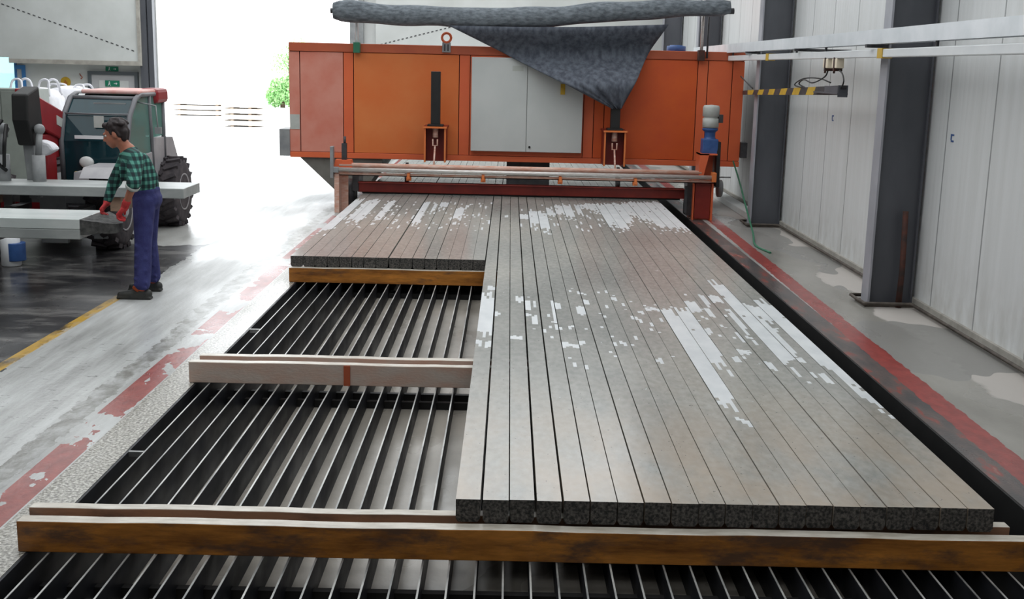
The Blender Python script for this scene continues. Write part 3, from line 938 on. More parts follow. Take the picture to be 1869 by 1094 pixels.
build('shaft_bearing', MB().box(3.0, 3.07, 16.96, 17.1, 0.58, 0.72), 'orange', mc, bevel=0.008)
build('idler_gear', MB().lathe([(0.11, -0.04), (0.13, -0.03), (0.13, 0.03), (0.11, 0.04)], (3.2, 17.4, 0.45), 'x', 18).tube([(3.05, 17.4, 0.62), (3.36, 17.4, 0.62)], 0.012, 6), 'grey_metal', mc)
build('junction_box', MB().box(3.635, 3.74, HY - 0.05, HY + 0.15, 0.86, 1.1), 'dark_metal', mc, bevel=0.006)
# small beacon on the top edge
bc = build('beacon', MB().box(-1.06, -0.93, HY - 0.06, HY - 0.02, 2.38, 2.53), 'grey_metal', mc)
build('beacon_ring', MB().tube([(-0.995 + 0.07 * math.cos(a), HY - 0.05, 2.6 + 0.07 * math.sin(a)) for a in [i * math.pi / 8 for i in range(16)]], 0.02, 8, closed=True), 'orange_trim', bc)
build('beacon_slot', MB().box(-1.03, -1.01, HY - 0.065, HY - 0.06, 2.4, 2.5).box(-0.98, -0.96, HY - 0.065, HY - 0.06, 2.4, 2.5), 'dark_metal', bc)
# striped contact arm reaching along the rails
arm_pts = [(3.66, 18.3, 1.865), (3.455, 16.85, 1.90), (3.4, 12.0, 2.03)]


def arm_at(t):
    a, b = Vector(arm_pts[1]), Vector(arm_pts[2])
    return a.lerp(b, t)


m = MB()
n = 14
m.obox((Vector(arm_pts[0]) + Vector(arm_pts[1])) / 2, (0.05, (Vector(arm_pts[0]) - Vector(arm_pts[1])).length, 0.06), (Vector(arm_pts[0]) - Vector(arm_pts[1])).to_track_quat('Y', 'Z').to_matrix(), 1)
for i in range(n):
    a, b = arm_at(i / n), arm_at((i + 1) / n)
    h = 0.032 + 0.018 * i / n
    h2 = 0.032 + 0.018 * (i + 1) / n
    s = 0.1
    vs = []
    for q, hh in ((a, h), (b, h2)):
        for dx, dz in ((-0.03, -hh), (0.03, -hh), (0.03, hh), (-0.03, hh)):
            vs.append((q.x + dx, q.y - (s if dz > 0 else 0) * (0 if (i == 0 and q is a) else 1), q.z + dz))
    m.add(vs, [(0, 1, 2, 3), (7, 6, 5, 4), (0, 4, 5, 1), (1, 5, 6, 2), (2, 6, 7, 3), (3, 7, 4, 0)], 0 if i % 2 == 0 and i < 11 else 1)
ar = build('contact_arm', m, ['yellow', 'dark_metal'], mc)
ar['label'] = 'arm with yellow and black stripes'
build('arm_end', MB().box(3.345, 3.455, 11.95, 12.9, 1.985, 2.0).box(3.36, 3.44, 12.0, 12.5, 2.0, 2.065).box(3.35, 3.45, 11.94, 11.955, 1.96, 2.08), 'column', ar)
build('arm_stay', MB().tube([(3.52, 17.9, 2.12), (3.46, 16.7, 1.96)], 0.01, 6), 'dark_metal', ar)
# collector heads under the rail and their cables
for yy, lb in ((12.55, 'cream collector block under the rail, the one closer to the orange machine'), (12.2, 'cream collector block under the rail, directly above the dark arm end')):
    c = thing('current_collector', (3.4, yy, 2.26), lb, 'collector')
    build('collector_block', MB().box(3.36, 3.44, yy - 0.09, yy + 0.09, 2.25, 2.35), 'cream', c, bevel=0.008)
    build('collector_clip', MB().box(3.355, 3.445, yy - 0.02, yy + 0.02, 2.22, 2.36).tube([(3.4, yy + 0.1, 2.3), (3.4, yy + 0.13, 2.2)], 0.012, 6), 'rust', c)


def curve_pts(ps, n=10):
    """Catmull-Rom through the points"""
    ps = [Vector(p) for p in ps]
    q = [ps[0] * 2 - ps[1]] + ps + [ps[-1] * 2 - ps[-2]]
    out = []
    for i in range(1, len(q) - 2):
        for k in range(n):
            t = k / n
            a, b, c, d = q[i - 1:i + 3]
            out.append(0.5 * ((2 * b) + (c - a) * t + (2 * a - 5 * b + 4 * c - d) * t * t + (3 * b - a - 3 * c + d) * t ** 3))
    out.append(ps[-1])
    return out


for pts, lb in (([(3.4, 12.2, 2.24), (3.38, 11.95, 2.2), (3.36, 11.8, 2.12), (3.38, 11.95, 2.05), (3.4, 12.1, 2.04)], 'black cable hanging in a bow from the collector to the end of the striped arm'),
                ([(3.4, 12.55, 2.24), (3.38, 12.6, 2.16), (3.36, 13.0, 2.09), (3.36, 13.4, 2.12), (3.38, 13.7, 2.07), (3.4, 13.5, 2.03)], 'black cable coiling low over the striped arm'),
                ([(3.42, 12.5, 2.1), (3.4, 12.9, 2.14), (3.38, 13.5, 2.13), (3.38, 13.9, 2.05), (3.4, 13.3, 2.02)], 'thin dark cable loop lying on the striped arm near its end')):
    tag(build('cable', MB().tube(curve_pts(pts, 8), 0.008, 6), 'black', origin=pts[0]), lb, 'cable', 'cables at the arm end')
hp = [(3.5, 18.0, 0.82), (3.5, 17.4, 0.55), (3.44, 16.5, 0.26), (3.32, 15.4, 0.06), (3.19, 14.6, 0.014), (3.25, 14.0, 0.014)]
tag(build('green_hose', MB().tube(curve_pts(hp, 8), 0.013, 8), 'green_hose', origin=hp[-1]), 'thin green hose hanging from the orange machine down to the floor by the wall', 'hose')
tag(build('glow_strip', MB().box(3.62, 3.82, 17.2, 21.0, 0, 0.1), 'wall_back', origin=(3.7, 19, 0), bevel=0.01), 'added pale block in place of a floor glow along the wall foot behind the machine leg', 'kerb')  # added block, imitates light reflected on the floor
bd = thing('blue_drum', (2.8, 19.6, 2.482), 'flat blue drum lying on top of the orange machine', 'drum')
build('drum_body', MB().lathe([(0.15, 0.0), (0.16, 0.01), (0.16, 0.09), (0.15, 0.1)], (2.75, 19.6, 2.482), 'z', 24), 'blue', bd)
build('drum_lid', MB().lathe([(0.12, 0.1), (0.1, 0.115), (0.0, 0.118)], (2.75, 19.6, 2.482), 'z', 24), 'blue', bd)

# ------------------------------------------------------------------ felt roll and hanging sheet
rl = thing('felt_roll', (0.3, 17.95, 2.95), 'long roll of grey felt sheeting hung above the orange machine', 'roll')
m = MB()
pts, rs = [], []
for i in range(61):
    t = i / 60
    x = -2.7 + 6.0 * t
    z = 2.955 - 0.06 * math.sin(math.pi * min(1, t * 1.35)) + 0.19 * max(0, t - 0.45) / 0.55 + 0.01 * math.sin(t * 31)
    pts.append((x, 17.92 + 0.01 * math.sin(t * 23), z))
    rs.append((0.155 - 0.035 * max(0, t - 0.6) / 0.4) * (1 + 0.05 * math.sin(t * 40) + 0.04 * math.sin(t * 17 + 1)) * (0.75 if i in (0, 60) else (0.93 if i in (1, 59) else 1)))
m.tube(pts, rs, 20)
build('rolled_felt', m, 'felt', rl)
build('roll_core', MB().tube([(-2.74, 17.92, 2.955), (-2.62, 17.92, 2.955)], 0.04, 10).tube([(3.2, 17.92, 3.08), (3.36, 17.92, 3.085)], 0.045, 10), 'dark_metal', rl)
m = MB()
nu, nv = 32, 26
A, B, Tp = Vector((-0.95, 17.86, 2.77)), Vector((2.36, 17.88, 2.86)), Vector((1.615, 17.66, 1.6))
for j in range(nv + 1):
    v = j / nv
    for i in range(nu + 1):
        u = i / nu
        top = A.lerp(B, u)
        top.z += -0.03 * math.sin(math.pi * u)
        tip = Tp + Vector((0.16 * (u - 0.5), 0, 0))
        ve = v ** 0.94
        p = top.lerp(tip, ve)
        sag = 0.06 * math.sin(math.pi * v) * (1 if u < 0.5 else -1) * abs(u - 0.5) * 2
        p.x += sag * 0.5
        prof_y = ((0, 17.76), (0.3, 18.04), (0.72, 17.5), (1.0, 17.62))
        for (va, ya), (vb, yb) in zip(prof_y, prof_y[1:]):
            if va <= v <= vb:
                q = (v - va) / (vb - va)
                q = q * q * (3 - 2 * q)
                p.y = ya + (yb - ya) * q
        p.y += 0.035 * math.sin(u * 17 + v * 2) * v * (1 - v * 0.5) + 0.02 * math.sin(u * 31 - v * 5) * v
        m.v.append(p)
for j in range(nv):
    for i in range(nu):
        a = j * (nu + 1) + i
        m.f.append([a, a + 1, a + nu + 2, a + nu + 1])
        m.m.append(0)
        m.s.append(True)
sh = build('hanging_sheet', m, 'felt_dark', rl)
sh['label'] = 'dark triangular sheet hanging to a point'
so = sh.modifiers.new('thick', 'SOLIDIFY')
so.thickness = 0.012
for x, lb, zt in ((-2.37, 'thin white rod holding the felt roll over the pinkish end of the orange machine', 2.9), (2.93, 'bright rod holding the felt roll above the motor end of the orange machine', 3.02)):
    rd = thing('roll_rod', (x, 18.1, 2.33), lb, 'rod')
    build('rod', MB().tube([(x, 18.11, 2.36), (x, 18.11, zt + 0.3)], 0.026, 10), 'rail_white' if x < 0 else 'steel', rd)
    build('rod_clamp', MB().box(x - 0.05, x + 0.05, 18.06, 18.178, 2.34, 2.5), 'green_hose' if x < 0 else 'rust', rd, bevel=0.006)
    if x > 0:
        build('rod_stay', MB().tube([(x + 0.09, 18.11, 2.38), (x + 0.09, 18.11, 3.0)], 0.016, 8), 'dark_metal', rd)

# ------------------------------------------------------------------ telehandler
th = thing('telehandler', (-5.2, 14.3, 0), 'red and grey telehandler with a green glass cab carrying concrete slabs', 'telehandler')
RX, LX = -4.56, -5.35


def text_mesh(s, size, depth):
    cu = bpy.data.curves.new('lettering', 'FONT')
    cu.body = s
    cu.size = size
    cu.extrude = depth
    cu.align_x = 'CENTER'
    cu.align_y = 'CENTER'
    o = bpy.data.objects.new('lettering', cu)
    C.objects.link(o)
    dg = bpy.context.evaluated_depsgraph_get()
    dg.update()
    me = bpy.data.meshes.new_from_object(o.evaluated_get(dg))
    bpy.data.objects.remove(o, do_unlink=True)
    mb = MB()
    mb.add([(v.co.x, -v.co.z, v.co.y) for v in me.vertices], [tuple(p.vertices) for p in me.polygons])
    return mb


build('chassis', MB().box(-5.8, -4.85, 13.3, 16.0, 0.38, 0.72).box(-5.75, -4.9, 13.2, 13.5, 0.3, 0.5).box(-4.9, -4.6, 13.3, 13.42, 0.41, 0.49).box(-4.9, -4.6, 15.3, 15.42, 0.41, 0.49), 'dark_metal', th, bevel=0.01)
fp = build('front_plate', MB().prism([(13.1, 0.36), (13.16, 0.36), (13.22, 0.72), (13.14, 0.72)], 'x', -5.8, -5.05), 'tele_red', th, bevel=0.008)
tx = text_mesh('MANITOU', 0.115, 0.002)
for q in tx.v:
    zz = q.z
    q.x += -5.34
    q.y += 13.108 + (0.15 + zz) * 0.1
    q.z += 0.53
build('lettering', tx, 'dirty_pink', fp)
prof = [(13.88, 0.72), (13.86, 1.2), (13.98, 1.5), (14.22, 1.7), (14.4, 1.745)]
m = MB()
for a, b in zip(prof[:-1], prof[1:]):
    m.add([(LX + 0.02, a[0] + 0.02, a[1]), (RX - 0.02, a[0] + 0.02, a[1]), (RX - 0.02, b[0] + 0.02, b[1]), (LX + 0.02, b[0] + 0.02, b[1])], [(0, 1, 2, 3)], 0, True)
build('windscreen', m, 'glass_dark', th)
m = MB()
for x in (RX, LX):
    m.tube([(x, p[0], p[1]) for p in prof] + [(x, 15.32, 1.74)], 0.032, 8)
    m.tube([(x, 14.82, 0.7), (x, 14.78, 1.3), (x, 14.74, 1.74)], 0.028, 8)
    m.tube([(x, 15.32, 0.7), (x, 15.32, 1.74)], 0.03, 8)
m.tube([(LX, 13.98, 1.52), (RX, 13.98, 1.52)], 0.012, 6).tube([(LX, 14.25, 1.7), (RX, 14.25, 1.7)], 0.03, 8)
build('cab_frame', m, 'cab_pillar', th)
build('cab_base', MB().prism([(13.9, 0.66), (13.9, 0.8), (14.3, 1.0), (14.8, 1.02), (14.8, 0.66)], 'x', LX, RX + 0.01).prism([(14.82, 0.6), (14.82, 1.02), (14.9, 1.2), (15.7, 1.16), (15.9, 0.9), (15.9, 0.66)], 'x', LX, RX + 0.012), 'tele_grey', th, bevel=0.012)
build('side_window', MB().add([(RX - 0.005, 14.0, 0.98), (RX - 0.005, 14.76, 1.0), (RX - 0.005, 14.74, 1.72), (RX - 0.005, 14.3, 1.7), (RX - 0.005, 13.98, 1.42)], [(0, 1, 2, 3, 4)]), 'glass_side', th)
build('rear_window', MB().box(RX - 0.012, RX - 0.004, 14.84, 15.3, 1.2, 1.72).box(LX, RX, 15.31, 15.318, 1.2, 1.72), 'glass_side', th)
rf = build('roof', MB().box(LX + 0.1, RX + 0.02, 14.3, 15.42, 1.75, 1.8), 'tele_pink', th, bevel=0.02)
build('roof_corner', MB().box(RX - 0.2, RX + 0.05, 14.95, 15.45, 1.62, 1.81), 'tele_red', rf, bevel=0.05)
build('sun_visor', MB().box(-5.05, -4.66, 14.16, 14.18, 1.56, 1.65), 'grey_metal', th)
build('interior', MB().box(LX + 0.05, RX - 0.04, 14.5, 15.28, 0.72, 1.05).box(-5.1, -4.72, 14.95, 15.1, 1.05, 1.42).box(LX + 0.05, RX - 0.05, 13.95, 14.2, 0.75, 1.12), 'black', th, bevel=0.03)
build('steering_wheel', MB().tube([(-4.92 + 0.17 * math.cos(a), 14.35 + 0.07 * math.sin(a), 1.18 + 0.16 * math.sin(a)) for a in [i * math.pi / 10 for i in range(20)]], 0.014, 6, closed=True), 'black', th)
build('windscreen_sticker', MB().box(-4.97, -4.85, 13.915, 13.92, 1.36, 1.5), 'motor_grey', th)
build('windscreen_glint', MB().box(-5.18, -4.84, 13.835, 13.85, 1.23, 1.27), 'white', th)  # white bar imitating a bright reflection on the windscreen
build('headlamp', MB().ball((-5.06, 13.86, 0.95), 0.09, (1, 0.4, 0.8), n=14), 'lamp_glass', th)
build('indicator', MB().box(-5.2, -5.0, 13.84, 13.87, 0.8, 0.84), 'yellow', th)
build('mudguard', MB().prism([(13.05, 0.84), (13.2, 0.95), (13.7, 0.96), (13.8, 0.8), (13.7, 0.9), (13.2, 0.9)], 'x', -4.86, -4.42).prism([(13.5, 0.68), (13.55, 0.86), (13.8, 0.86), (13.8, 0.68)], 'x', -5.1, -4.86), 'tele_grey', th)
build('mirror', MB().tube([(RX, 14.3, 1.66), (-4.34, 14.3, 1.62), (-4.32, 14.3, 1.3)], 0.01, 6).box(-4.36, -4.28, 14.29, 14.32, 1.28, 1.36), 'grey_metal', th)


def bz(y, dz=0.0):
    return 1.765 - 0.285 * (y - 13.2) + dz


bo = build('boom', MB().prism([(12.95, bz(12.95)), (16.0, bz(16.0)), (16.0, bz(16.0, -0.36)), (12.95, bz(12.95, -0.36))], 'x', -5.49, -5.35), 'tele_red', th, bevel=0.02)
build('boom_label', MB().prism([(13.75, bz(13.75, -0.1)), (14.35, bz(14.35, -0.1)), (14.35, bz(14.35, -0.21)), (13.75, bz(13.75, -0.21))], 'x', -5.35, -5.345), 'motor_grey', bo)
build('boom_head', MB().prism([(12.6, 1.5), (12.62, 1.78), (12.95, 1.86), (13.0, 1.4), (12.92, 1.22), (12.72, 1.22)], 'x', -5.39, -5.21), 'black', bo, bevel=0.02)
build('boom_link', MB().prism([(12.76, 1.3), (12.9, 1.3), (12.97, 0.62), (12.86, 0.62)], 'x', -5.36, -5.24), 'grey_metal', bo, bevel=0.015)
build('boom_support', MB().box(-5.52, -5.31, 13.3, 13.6, 0.72, 1.2).box(-5.5, -5.38, 13.4, 13.9, 1.0, 1.3), 'tele_red', th, bevel=0.02)
for x in (-5.56, -5.17):
    build('hydraulic_cylinder', MB().tube([(x, 12.72, 0.72), (x, 12.72, 1.12)], 0.07, 14).tube([(x, 12.72, 1.12), (x + 0.02, 12.74, 1.38)], 0.035, 10).ball((x + 0.02, 12.74, 1.4), 0.06), 'grey_metal', th)
build('hose_bundle', MB().tube(curve_pts([(-5.5, 12.62, 1.5), (-5.6, 12.5, 1.3), (-5.55, 12.55, 1.05), (-5.5, 12.65, 0.95)], 6), 0.02, 8).tube(curve_pts([(-5.45, 12.6, 1.45), (-5.42, 12.45, 1.25), (-5.5, 12.6, 1.0)], 6), 0.02, 8), 'black', th)
build('pale_shape', MB().prism([(-5.31, 1.08), (-5.32, 1.22), (-5.26, 1.27), (-5.14, 1.23), (-5.08, 1.16), (-5.2, 1.09)], 'y', 12.95, 13.15), 'bag', th, bevel=0.03)  # unidentified pale shape beside the boom, not a known part
build('carriage', MB().box(-5.75, -4.55, 13.0, 13.05, 0.56, 0.68).box(-5.75, -4.55, 13.0, 13.05, 0.16, 0.26).box(-5.7, -5.6, 12.98, 13.06, 0.16, 0.7).box(-4.7, -4.6, 12.98, 13.06, 0.16, 0.7).box(-5.3, -5.0, 12.99, 13.06, 0.1, 0.66), 'grey_metal', th, bevel=0.006)
for x in (-5.45, -4.7):
    build('fork', MB().prism([(10.2, 0.535), (13.0, 0.5), (13.0, 0.65), (12.985, 0.65), (12.97, 0.56), (10.2, 0.56)], 'x', x - 0.06, x + 0.06), 'dark_metal', th)


def wheel(x, y, r, wd):
    m = MB().lathe([(r * 0.5, -wd / 2), (r * 0.82, -wd / 2), (r * 0.95, -wd * 0.42), (r * 0.97, 0), (r * 0.95, wd * 0.42), (r * 0.82, wd / 2), (r * 0.5, wd / 2)], (x, y, r), 'x', 36)
    for i in range(18):
        a = 2 * math.pi * i / 18
        for sgn in (-1, 1):
            aa = a + (0.17 if sgn > 0 else 0)
            cc = Vector((x + sgn * wd * 0.24, y + math.cos(aa) * r * 0.965, r + math.sin(aa) * r * 0.965))
            rot = Matrix.Rotation(aa, 3, 'X') @ Matrix.Rotation(sgn * 0.5, 3, 'Y')
            m.obox(cc, (wd * 0.5, 0.05, r * 0.12), Matrix.Rotation(aa - math.pi / 2, 3, 'X') @ Matrix.Rotation(sgn * 0.45, 3, 'Z'), 0)
    wl = build('wheel', m, 'tyre', th)
    build('rim', MB().lathe([(0.06, wd * 0.56), (0.1, wd * 0.5), (r * 0.3, wd * 0.36), (r * 0.5, wd * 0.5), (r * 0.54, wd * 0.52), (r * 0.54, -wd * 0.5), (r * 0.3, -wd * 0.4), (0.05, -wd * 0.45)], (x, y, r), 'x', 24), 'tele_grey', wl)


wheel(-4.62, 13.36, 0.45, 0.34)
wheel(-6.0, 13.36, 0.45, 0.34)
wheel(-4.5, 15.36, 0.455, 0.36)
wheel(-6.0, 15.36, 0.455, 0.36)

# ------------------------------------------------------------------ slabs on the forks
tag(build('concrete_slab', MB().box(-7.2, -3.47, 12.3, 12.96, 0.722, 0.83), 'plank', origin=(-5.3, 12.6, 0.722), bevel=0.008), 'long concrete slab across the telehandler front, reaching out behind the worker', 'slab')
for x, lb in ((-5.75, 'timber block under the long slab at its far end'), (-4.22, 'timber block under the long slab just behind the worker')):
    tag(build('timber_block', MB().box(x - 0.06, x + 0.06, 12.35, 12.95, 0.562, 0.72), 'wood_mid', origin=(x, 12.6, 0.562), bevel=0.005), lb, 'block')


def end_slab(x0, x1, y0, y1, z0, z1, mt, label):
    o = build('concrete_slab', MB().box(x0, x1, y0, y1, z0, z1), [mt], origin=((x0 + x1) / 2, (y0 + y1) / 2, z0), bevel=0.006)
    return tag(o, label, 'slab')


lo = end_slab(-6.3, -3.88, 10.36, 11.02, 0.562, 0.652, 'plank', 'grey concrete slab lying under the pale slab beside the worker')
m = MB()
rr = random.Random(3)
for i in range(7):
    x = -5.35 + i * 0.11
    m.box(x, x + rr.uniform(0.04, 0.1), 10.352, 10.361, 0.655, 0.655 + rr.uniform(0.015, 0.05))
up = end_slab(-6.3, -3.88, 10.36, 11.02, 0.654, 0.748, 'plank_wet', 'pale wet concrete slab whose dark broken end the worker is holding')
build('mortar_stain', m, 'plank_broken', up)
m = MB()
nx, ny = 6, 8
vs, fs = [], []
for lay in range(2):
    for i in range(nx + 1):
        for j in range(ny + 1):
            u, v = i / nx, j / ny
            x = -3.885 + u * (0.37 - 0.22 * abs(v - 0.15)) + (0.02 * mnoise.noise(Vector((i, j, 3))) if i else 0)
            y = 10.38 + v * 0.62
            z = (0.742 - 0.035 * u + 0.02 * mnoise.noise(Vector((i * 0.7, j * 0.7, 1)))) if lay == 0 else (0.60 + 0.03 * u + 0.03 * mnoise.noise(Vector((i * .9, j * .9, 7))))
            vs.append((x, y, z))
K = (nx + 1) * (ny + 1)
for i in range(nx):
    for j in range(ny):
        a = i * (ny + 1) + j
        fs.append((a, a + 1, a + ny + 2, a + ny + 1))
        fs.append((K + a, K + a + ny + 1, K + a + ny + 2, K + a + 1))
bd_ = [i * (ny + 1) for i in range(nx + 1)] + [nx * (ny + 1) + j for j in range(1, ny + 1)] + [i * (ny + 1) + ny for i in range(nx - 1, -1, -1)] + [j for j in range(ny - 1, 0, -1)]
for a, b in zip(bd_, bd_[1:] + bd_[:1]):
    fs.append((a, b, K + b, K + a))
build('broken_end', m.add(vs, fs), 'plank_broken', up)
cn = thing('canister', (-5.22, 12.05, 0), 'blue and white canister standing on the dark floor below the slabs', 'canister')
build('canister_body', MB().lathe([(0.09, 0), (0.1, 0.01), (0.1, 0.3), (0.06, 0.34), (0.035, 0.36)], (-5.25, 12.05, 0), 'z', 18), 'white', cn)
build('canister_label', MB().lathe([(0.103, 0.06), (0.104, 0.07), (0.104, 0.24), (0.103, 0.25)], (-5.2, 12.05, 0), 'z', 18), 'blue', cn)
build('canister_cap', MB().lathe([(0.04, 0.36), (0.04, 0.4), (0.0, 0.405)], (-5.25, 12.05, 0), 'z', 14), 'blue', cn)

# things standing in the back of the hall
gc = thing('steel_cabinet', (-8.7, 20.3, 0), 'grey-green steel cabinet standing far back beside the white bags', 'cabinet')
build('cabinet_body', MB().box(-9.3, -8.12, 20.0, 20.6, 0, 1.62), 'machine_olive', gc, bevel=0.01)
for a, b in ((-9.28, -8.72), (-8.7, -8.14)):
    dr = build('door', MB().box(a, b, 19.975, 20.0, 0.05, 1.58), 'machine_olive', gc, bevel=0.005)
    build('handle', MB().box(b - 0.08 if a < -9 else a + 0.05, b - 0.05 if a < -9 else a + 0.08, 19.955, 19.975, 0.8, 0.95), 'dark_metal', dr)


def bag(x, y, z, label, lh=0.26):
    b = thing('bulk_bag', (x, y, z), label, 'bag')
    m = MB()
    n = 24
    prof = [(0.3, 0.0), (0.4, 0.05), (0.44, 0.3), (0.43, 0.6), (0.36, 0.74), (0.15, 0.8), (0.0, 0.81)]
    vs, fs = [], []
    for k, (r, h) in enumerate(prof):
        for j in range(n):
            a = 2 * math.pi * j / n
            sq = 1 / max(abs(math.cos(a)), abs(math.sin(a))) ** 0.6
            rr_ = r * sq * (1 + 0.03 * math.sin(5 * a + k))
            vs.append((x + rr_ * math.cos(a), y + rr_ * math.sin(a), z + h))
    for k in range(len(prof) - 1):
        for j in range(n):
            fs.append((k * n + j, k * n + (j + 1) % n, (k + 1) * n + (j + 1) % n, (k + 1) * n + j))
    m.add(vs, fs, 0, True)
    m.add(vs[:n], [tuple(range(n))])
    build('bag_body', m, 'bag', b)
    for sx in (-1, 1):
        for sy in (-1, 1):
            build('lifting_loop', MB().tube(curve_pts([(x + sx * 0.36, y + sy * 0.3, z + 0.66), (x + sx * 0.32, y + sy * 0.2, z + 0.66 + lh), (x + sx * 0.18, y + sy * 0.2, z + 0.66 + lh), (x + sx * 0.14, y + sy * 0.25, z + 0.72)], 5), 0.022, 6), 'bag', b)


bag(-8.68, 21.4, 0.0, 'white bulk bag on the floor under another one, behind the telehandler boom', 0.1)
bag(-8.68, 21.4, 0.815, 'white bulk bag stacked on another, its loops rising above the red boom')
bag(-8.6, 22.9, 0.0, 'white bulk bag on the floor between the stacked bags and the telehandler cab', 0.1)
bag(-8.6, 22.9, 0.815, 'white bulk bag on top of a stack, next to the telehandler cab roof', 0.16)

# ------------------------------------------------------------------ yard outside the gateway
struct('yard', MB().box(-70, 50, YB + 0.3, 140, -0.3, -0.02), 'yard')


def stack(x, y, wd, n, label):
    s = thing('beam_stack', (x, y, -0.02), label, 'stack', 'stacks in the bright yard')
    for k in range(n):
        z = -0.02 + 0.05 + k * 0.2
        build('layer', MB().box(x - wd / 2, x + wd / 2, y, y + 1.0, z, z + 0.15), 'lumber', s)
        build('batten', MB().box(x - wd / 2 + 0.3, x - wd / 2 + 0.4, y + 0.02, y + 0.98, z - 0.05, z).box(x + wd / 2 - 0.4, x + wd / 2 - 0.3, y + 0.02, y + 0.98, z - 0.05, z), 'lumber_dark', s)


stack(-9.0, 39.0, 1.3, 4, 'stack of pale concrete beams in the bright yard, the tallest one, near the orange machine')
stack(-12.3, 46.0, 2.2, 3, 'low stack of pale beams far out in the bright yard behind the telehandler')


def tree(x, y, blobs, n, label, trunk):
    t = thing('tree', (x, y, -0.02), label, 'tree', 'trees beyond the yard')
    build('trunk', MB().tube([(x, y, -0.02), (x + 0.05, y, trunk * 0.5), (x, y, trunk)], [0.12, 0.09, 0.04], 8), 'bark', t)
    m = MB()
    rr = random.Random(int(abs(x) * 10))
    for i in range(n):
        bx, bz, br = blobs[i % len(blobs)]
        d = Vector((rr.gauss(0, 1), rr.gauss(0, 1), rr.gauss(0, 1))).normalized() * (rr.random() ** 0.4) * br
        c = Vector((x + bx, y, bz)) + d
        u = Vector((rr.gauss(0, 1), rr.gauss(0, 1), rr.gauss(0, 1))).normalized()
        v = u.orthogonal().normalized()
        k = rr.uniform(0.06, 0.13)
        m.add([c - u * k, c + v * k * 0.5, c + u * k, c - v * k * 0.5], [(0, 1, 2, 3)])
    build('foliage', m, 'leaf', t)


tree(-10.9, 56.0, [(-0.3, 0.5, 0.5), (0.4, 0.6, 0.6), (-0.1, 0.95, 0.5), (0.5, 1.15, 0.45), (0.9, 0.8, 0.6)], 3600, 'low green bush in the bright yard beside the orange machine', 0.8)
tree(-17.0, 90.0, [(0, 2.6, 0.9), (0.8, 3.2, 0.8), (-0.6, 1.9, 0.9), (0.5, 1.6, 1.0)], 1500, 'pale taller tree far beyond the low green bush', 2.5)

# ------------------------------------------------------------------ the worker
V = Vector
pel, waist, chest = V((-3.365, 10.68, 0.955)), V((-3.37, 10.67, 1.04)), V((-3.44, 10.64, 1.215))
neck, head = V((-3.495, 10.625, 1.355)), V((-3.592, 10.60, 1.51))
shN, elN, wrN = V((-3.375, 10.46, 1.295)), V((-3.345, 10.29, 1.095)), V((-3.455, 10.37, 0.885))
shF, elF, wrF = V((-3.565, 10.80, 1.275)), V((-3.735, 10.91, 1.035)), V((-3.785, 10.87, 0.87))
hpN, knN, anN = V((-3.355, 10.595, 0.90)), V((-3.36, 10.53, 0.52)), V((-3.365, 10.47, 0.09))
hpF, knF, anF = V((-3.37, 10.775, 0.89)), V((-3.40, 10.82, 0.49)), V((-3.385, 10.86, 0.09))
PO = (-3.33, 10.67, 0.0)

tilt = Matrix.Rotation(math.radians(-16), 3, 'Y')      # the face looks down at the hands


def hd(x, y, z):
    """head space: -X is the way the face looks"""
    return head + tilt @ V((x, y, z))


m = MB()
m.ball(hd(0.012, 0, 0.03), 0.1, (0.98, 0.78, 0.95), tilt, 18)           # skull
m.ball(hd(-0.03, 0, -0.035), 0.075, (0.9, 0.82, 1.1), tilt, 16)         # face
m.ball(hd(-0.055, 0, -0.09), 0.04, (0.9, 0.95, 0.8), tilt, 12)          # chin
m.capsule(hd(-0.05, 0.0, -0.085), hd(0.03, 0.045, -0.055), 0.022, 0.025)
m.capsule(hd(-0.05, 0.0, -0.085), hd(0.03, -0.045, -0.055), 0.022, 0.025)
m.capsule(hd(-0.088, 0, 0.008), hd(-0.117, 0, -0.03), 0.012, 0.016)     # nose
m.ball(hd(-0.108, 0.012, -0.034), 0.011).ball(hd(-0.108, -0.012, -0.034), 0.011)
m.capsule(hd(-0.09, 0.035, 0.022), hd(-0.094, -0.035, 0.022), 0.013, 0.013)   # brow
m.capsule(hd(-0.094, 0.016, -0.063), hd(-0.094, -0.016, -0.063), 0.011, 0.011)
m.capsule(hd(-0.09, 0.015, -0.075), hd(-0.09, -0.015, -0.075), 0.011, 0.011)
for s in (-1, 1):
    m.ball(hd(0.012, 0.078 * s, -0.01), 0.032, (0.75, 0.35, 1.1), tilt, 10)   # ears
m.capsule(hd(0.02, 0, -0.06), neck, 0.056, 0.062)
m.capsule(neck, chest, 0.075, 0.12)
m.capsule(chest + V((0, -0.08, 0)), waist + V((0, -0.05, 0)), 0.1, 0.095)
m.capsule(chest + V((0, 0.08, 0)), waist + V((0, 0.05, 0)), 0.1, 0.095)
m.capsule(waist, pel, 0.1, 0.1)
for sh, el, wr in ((shN, elN, wrN), (shF, elF, wrF)):
    m.capsule(neck.lerp(chest, 0.4), sh, 0.08, 0.06)
    m.capsule(sh, el, 0.052, 0.043)
    m.capsule(el, wr, 0.041, 0.028)
    m.capsule(wr, wr + (wr - el).normalized() * 0.05, 0.028, 0.026)
for h, k, a in ((hpN, knN, anN), (hpF, knF, anF)):
    m.capsule(pel, h, 0.1, 0.085)
    m.capsule(h, k, 0.08, 0.055)
    m.capsule(k, a, 0.052, 0.036)
    m.capsule(a, a + V((-0.05, 0, -0.03)), 0.036, 0.034)
per = remeshed('person', m, 'skin', None, 0.009, 5, origin=PO)
ORG[per.name] = V(PO)
tag(per, 'person in green plaid shirt and navy trousers bending over the end of a concrete slab', 'person')

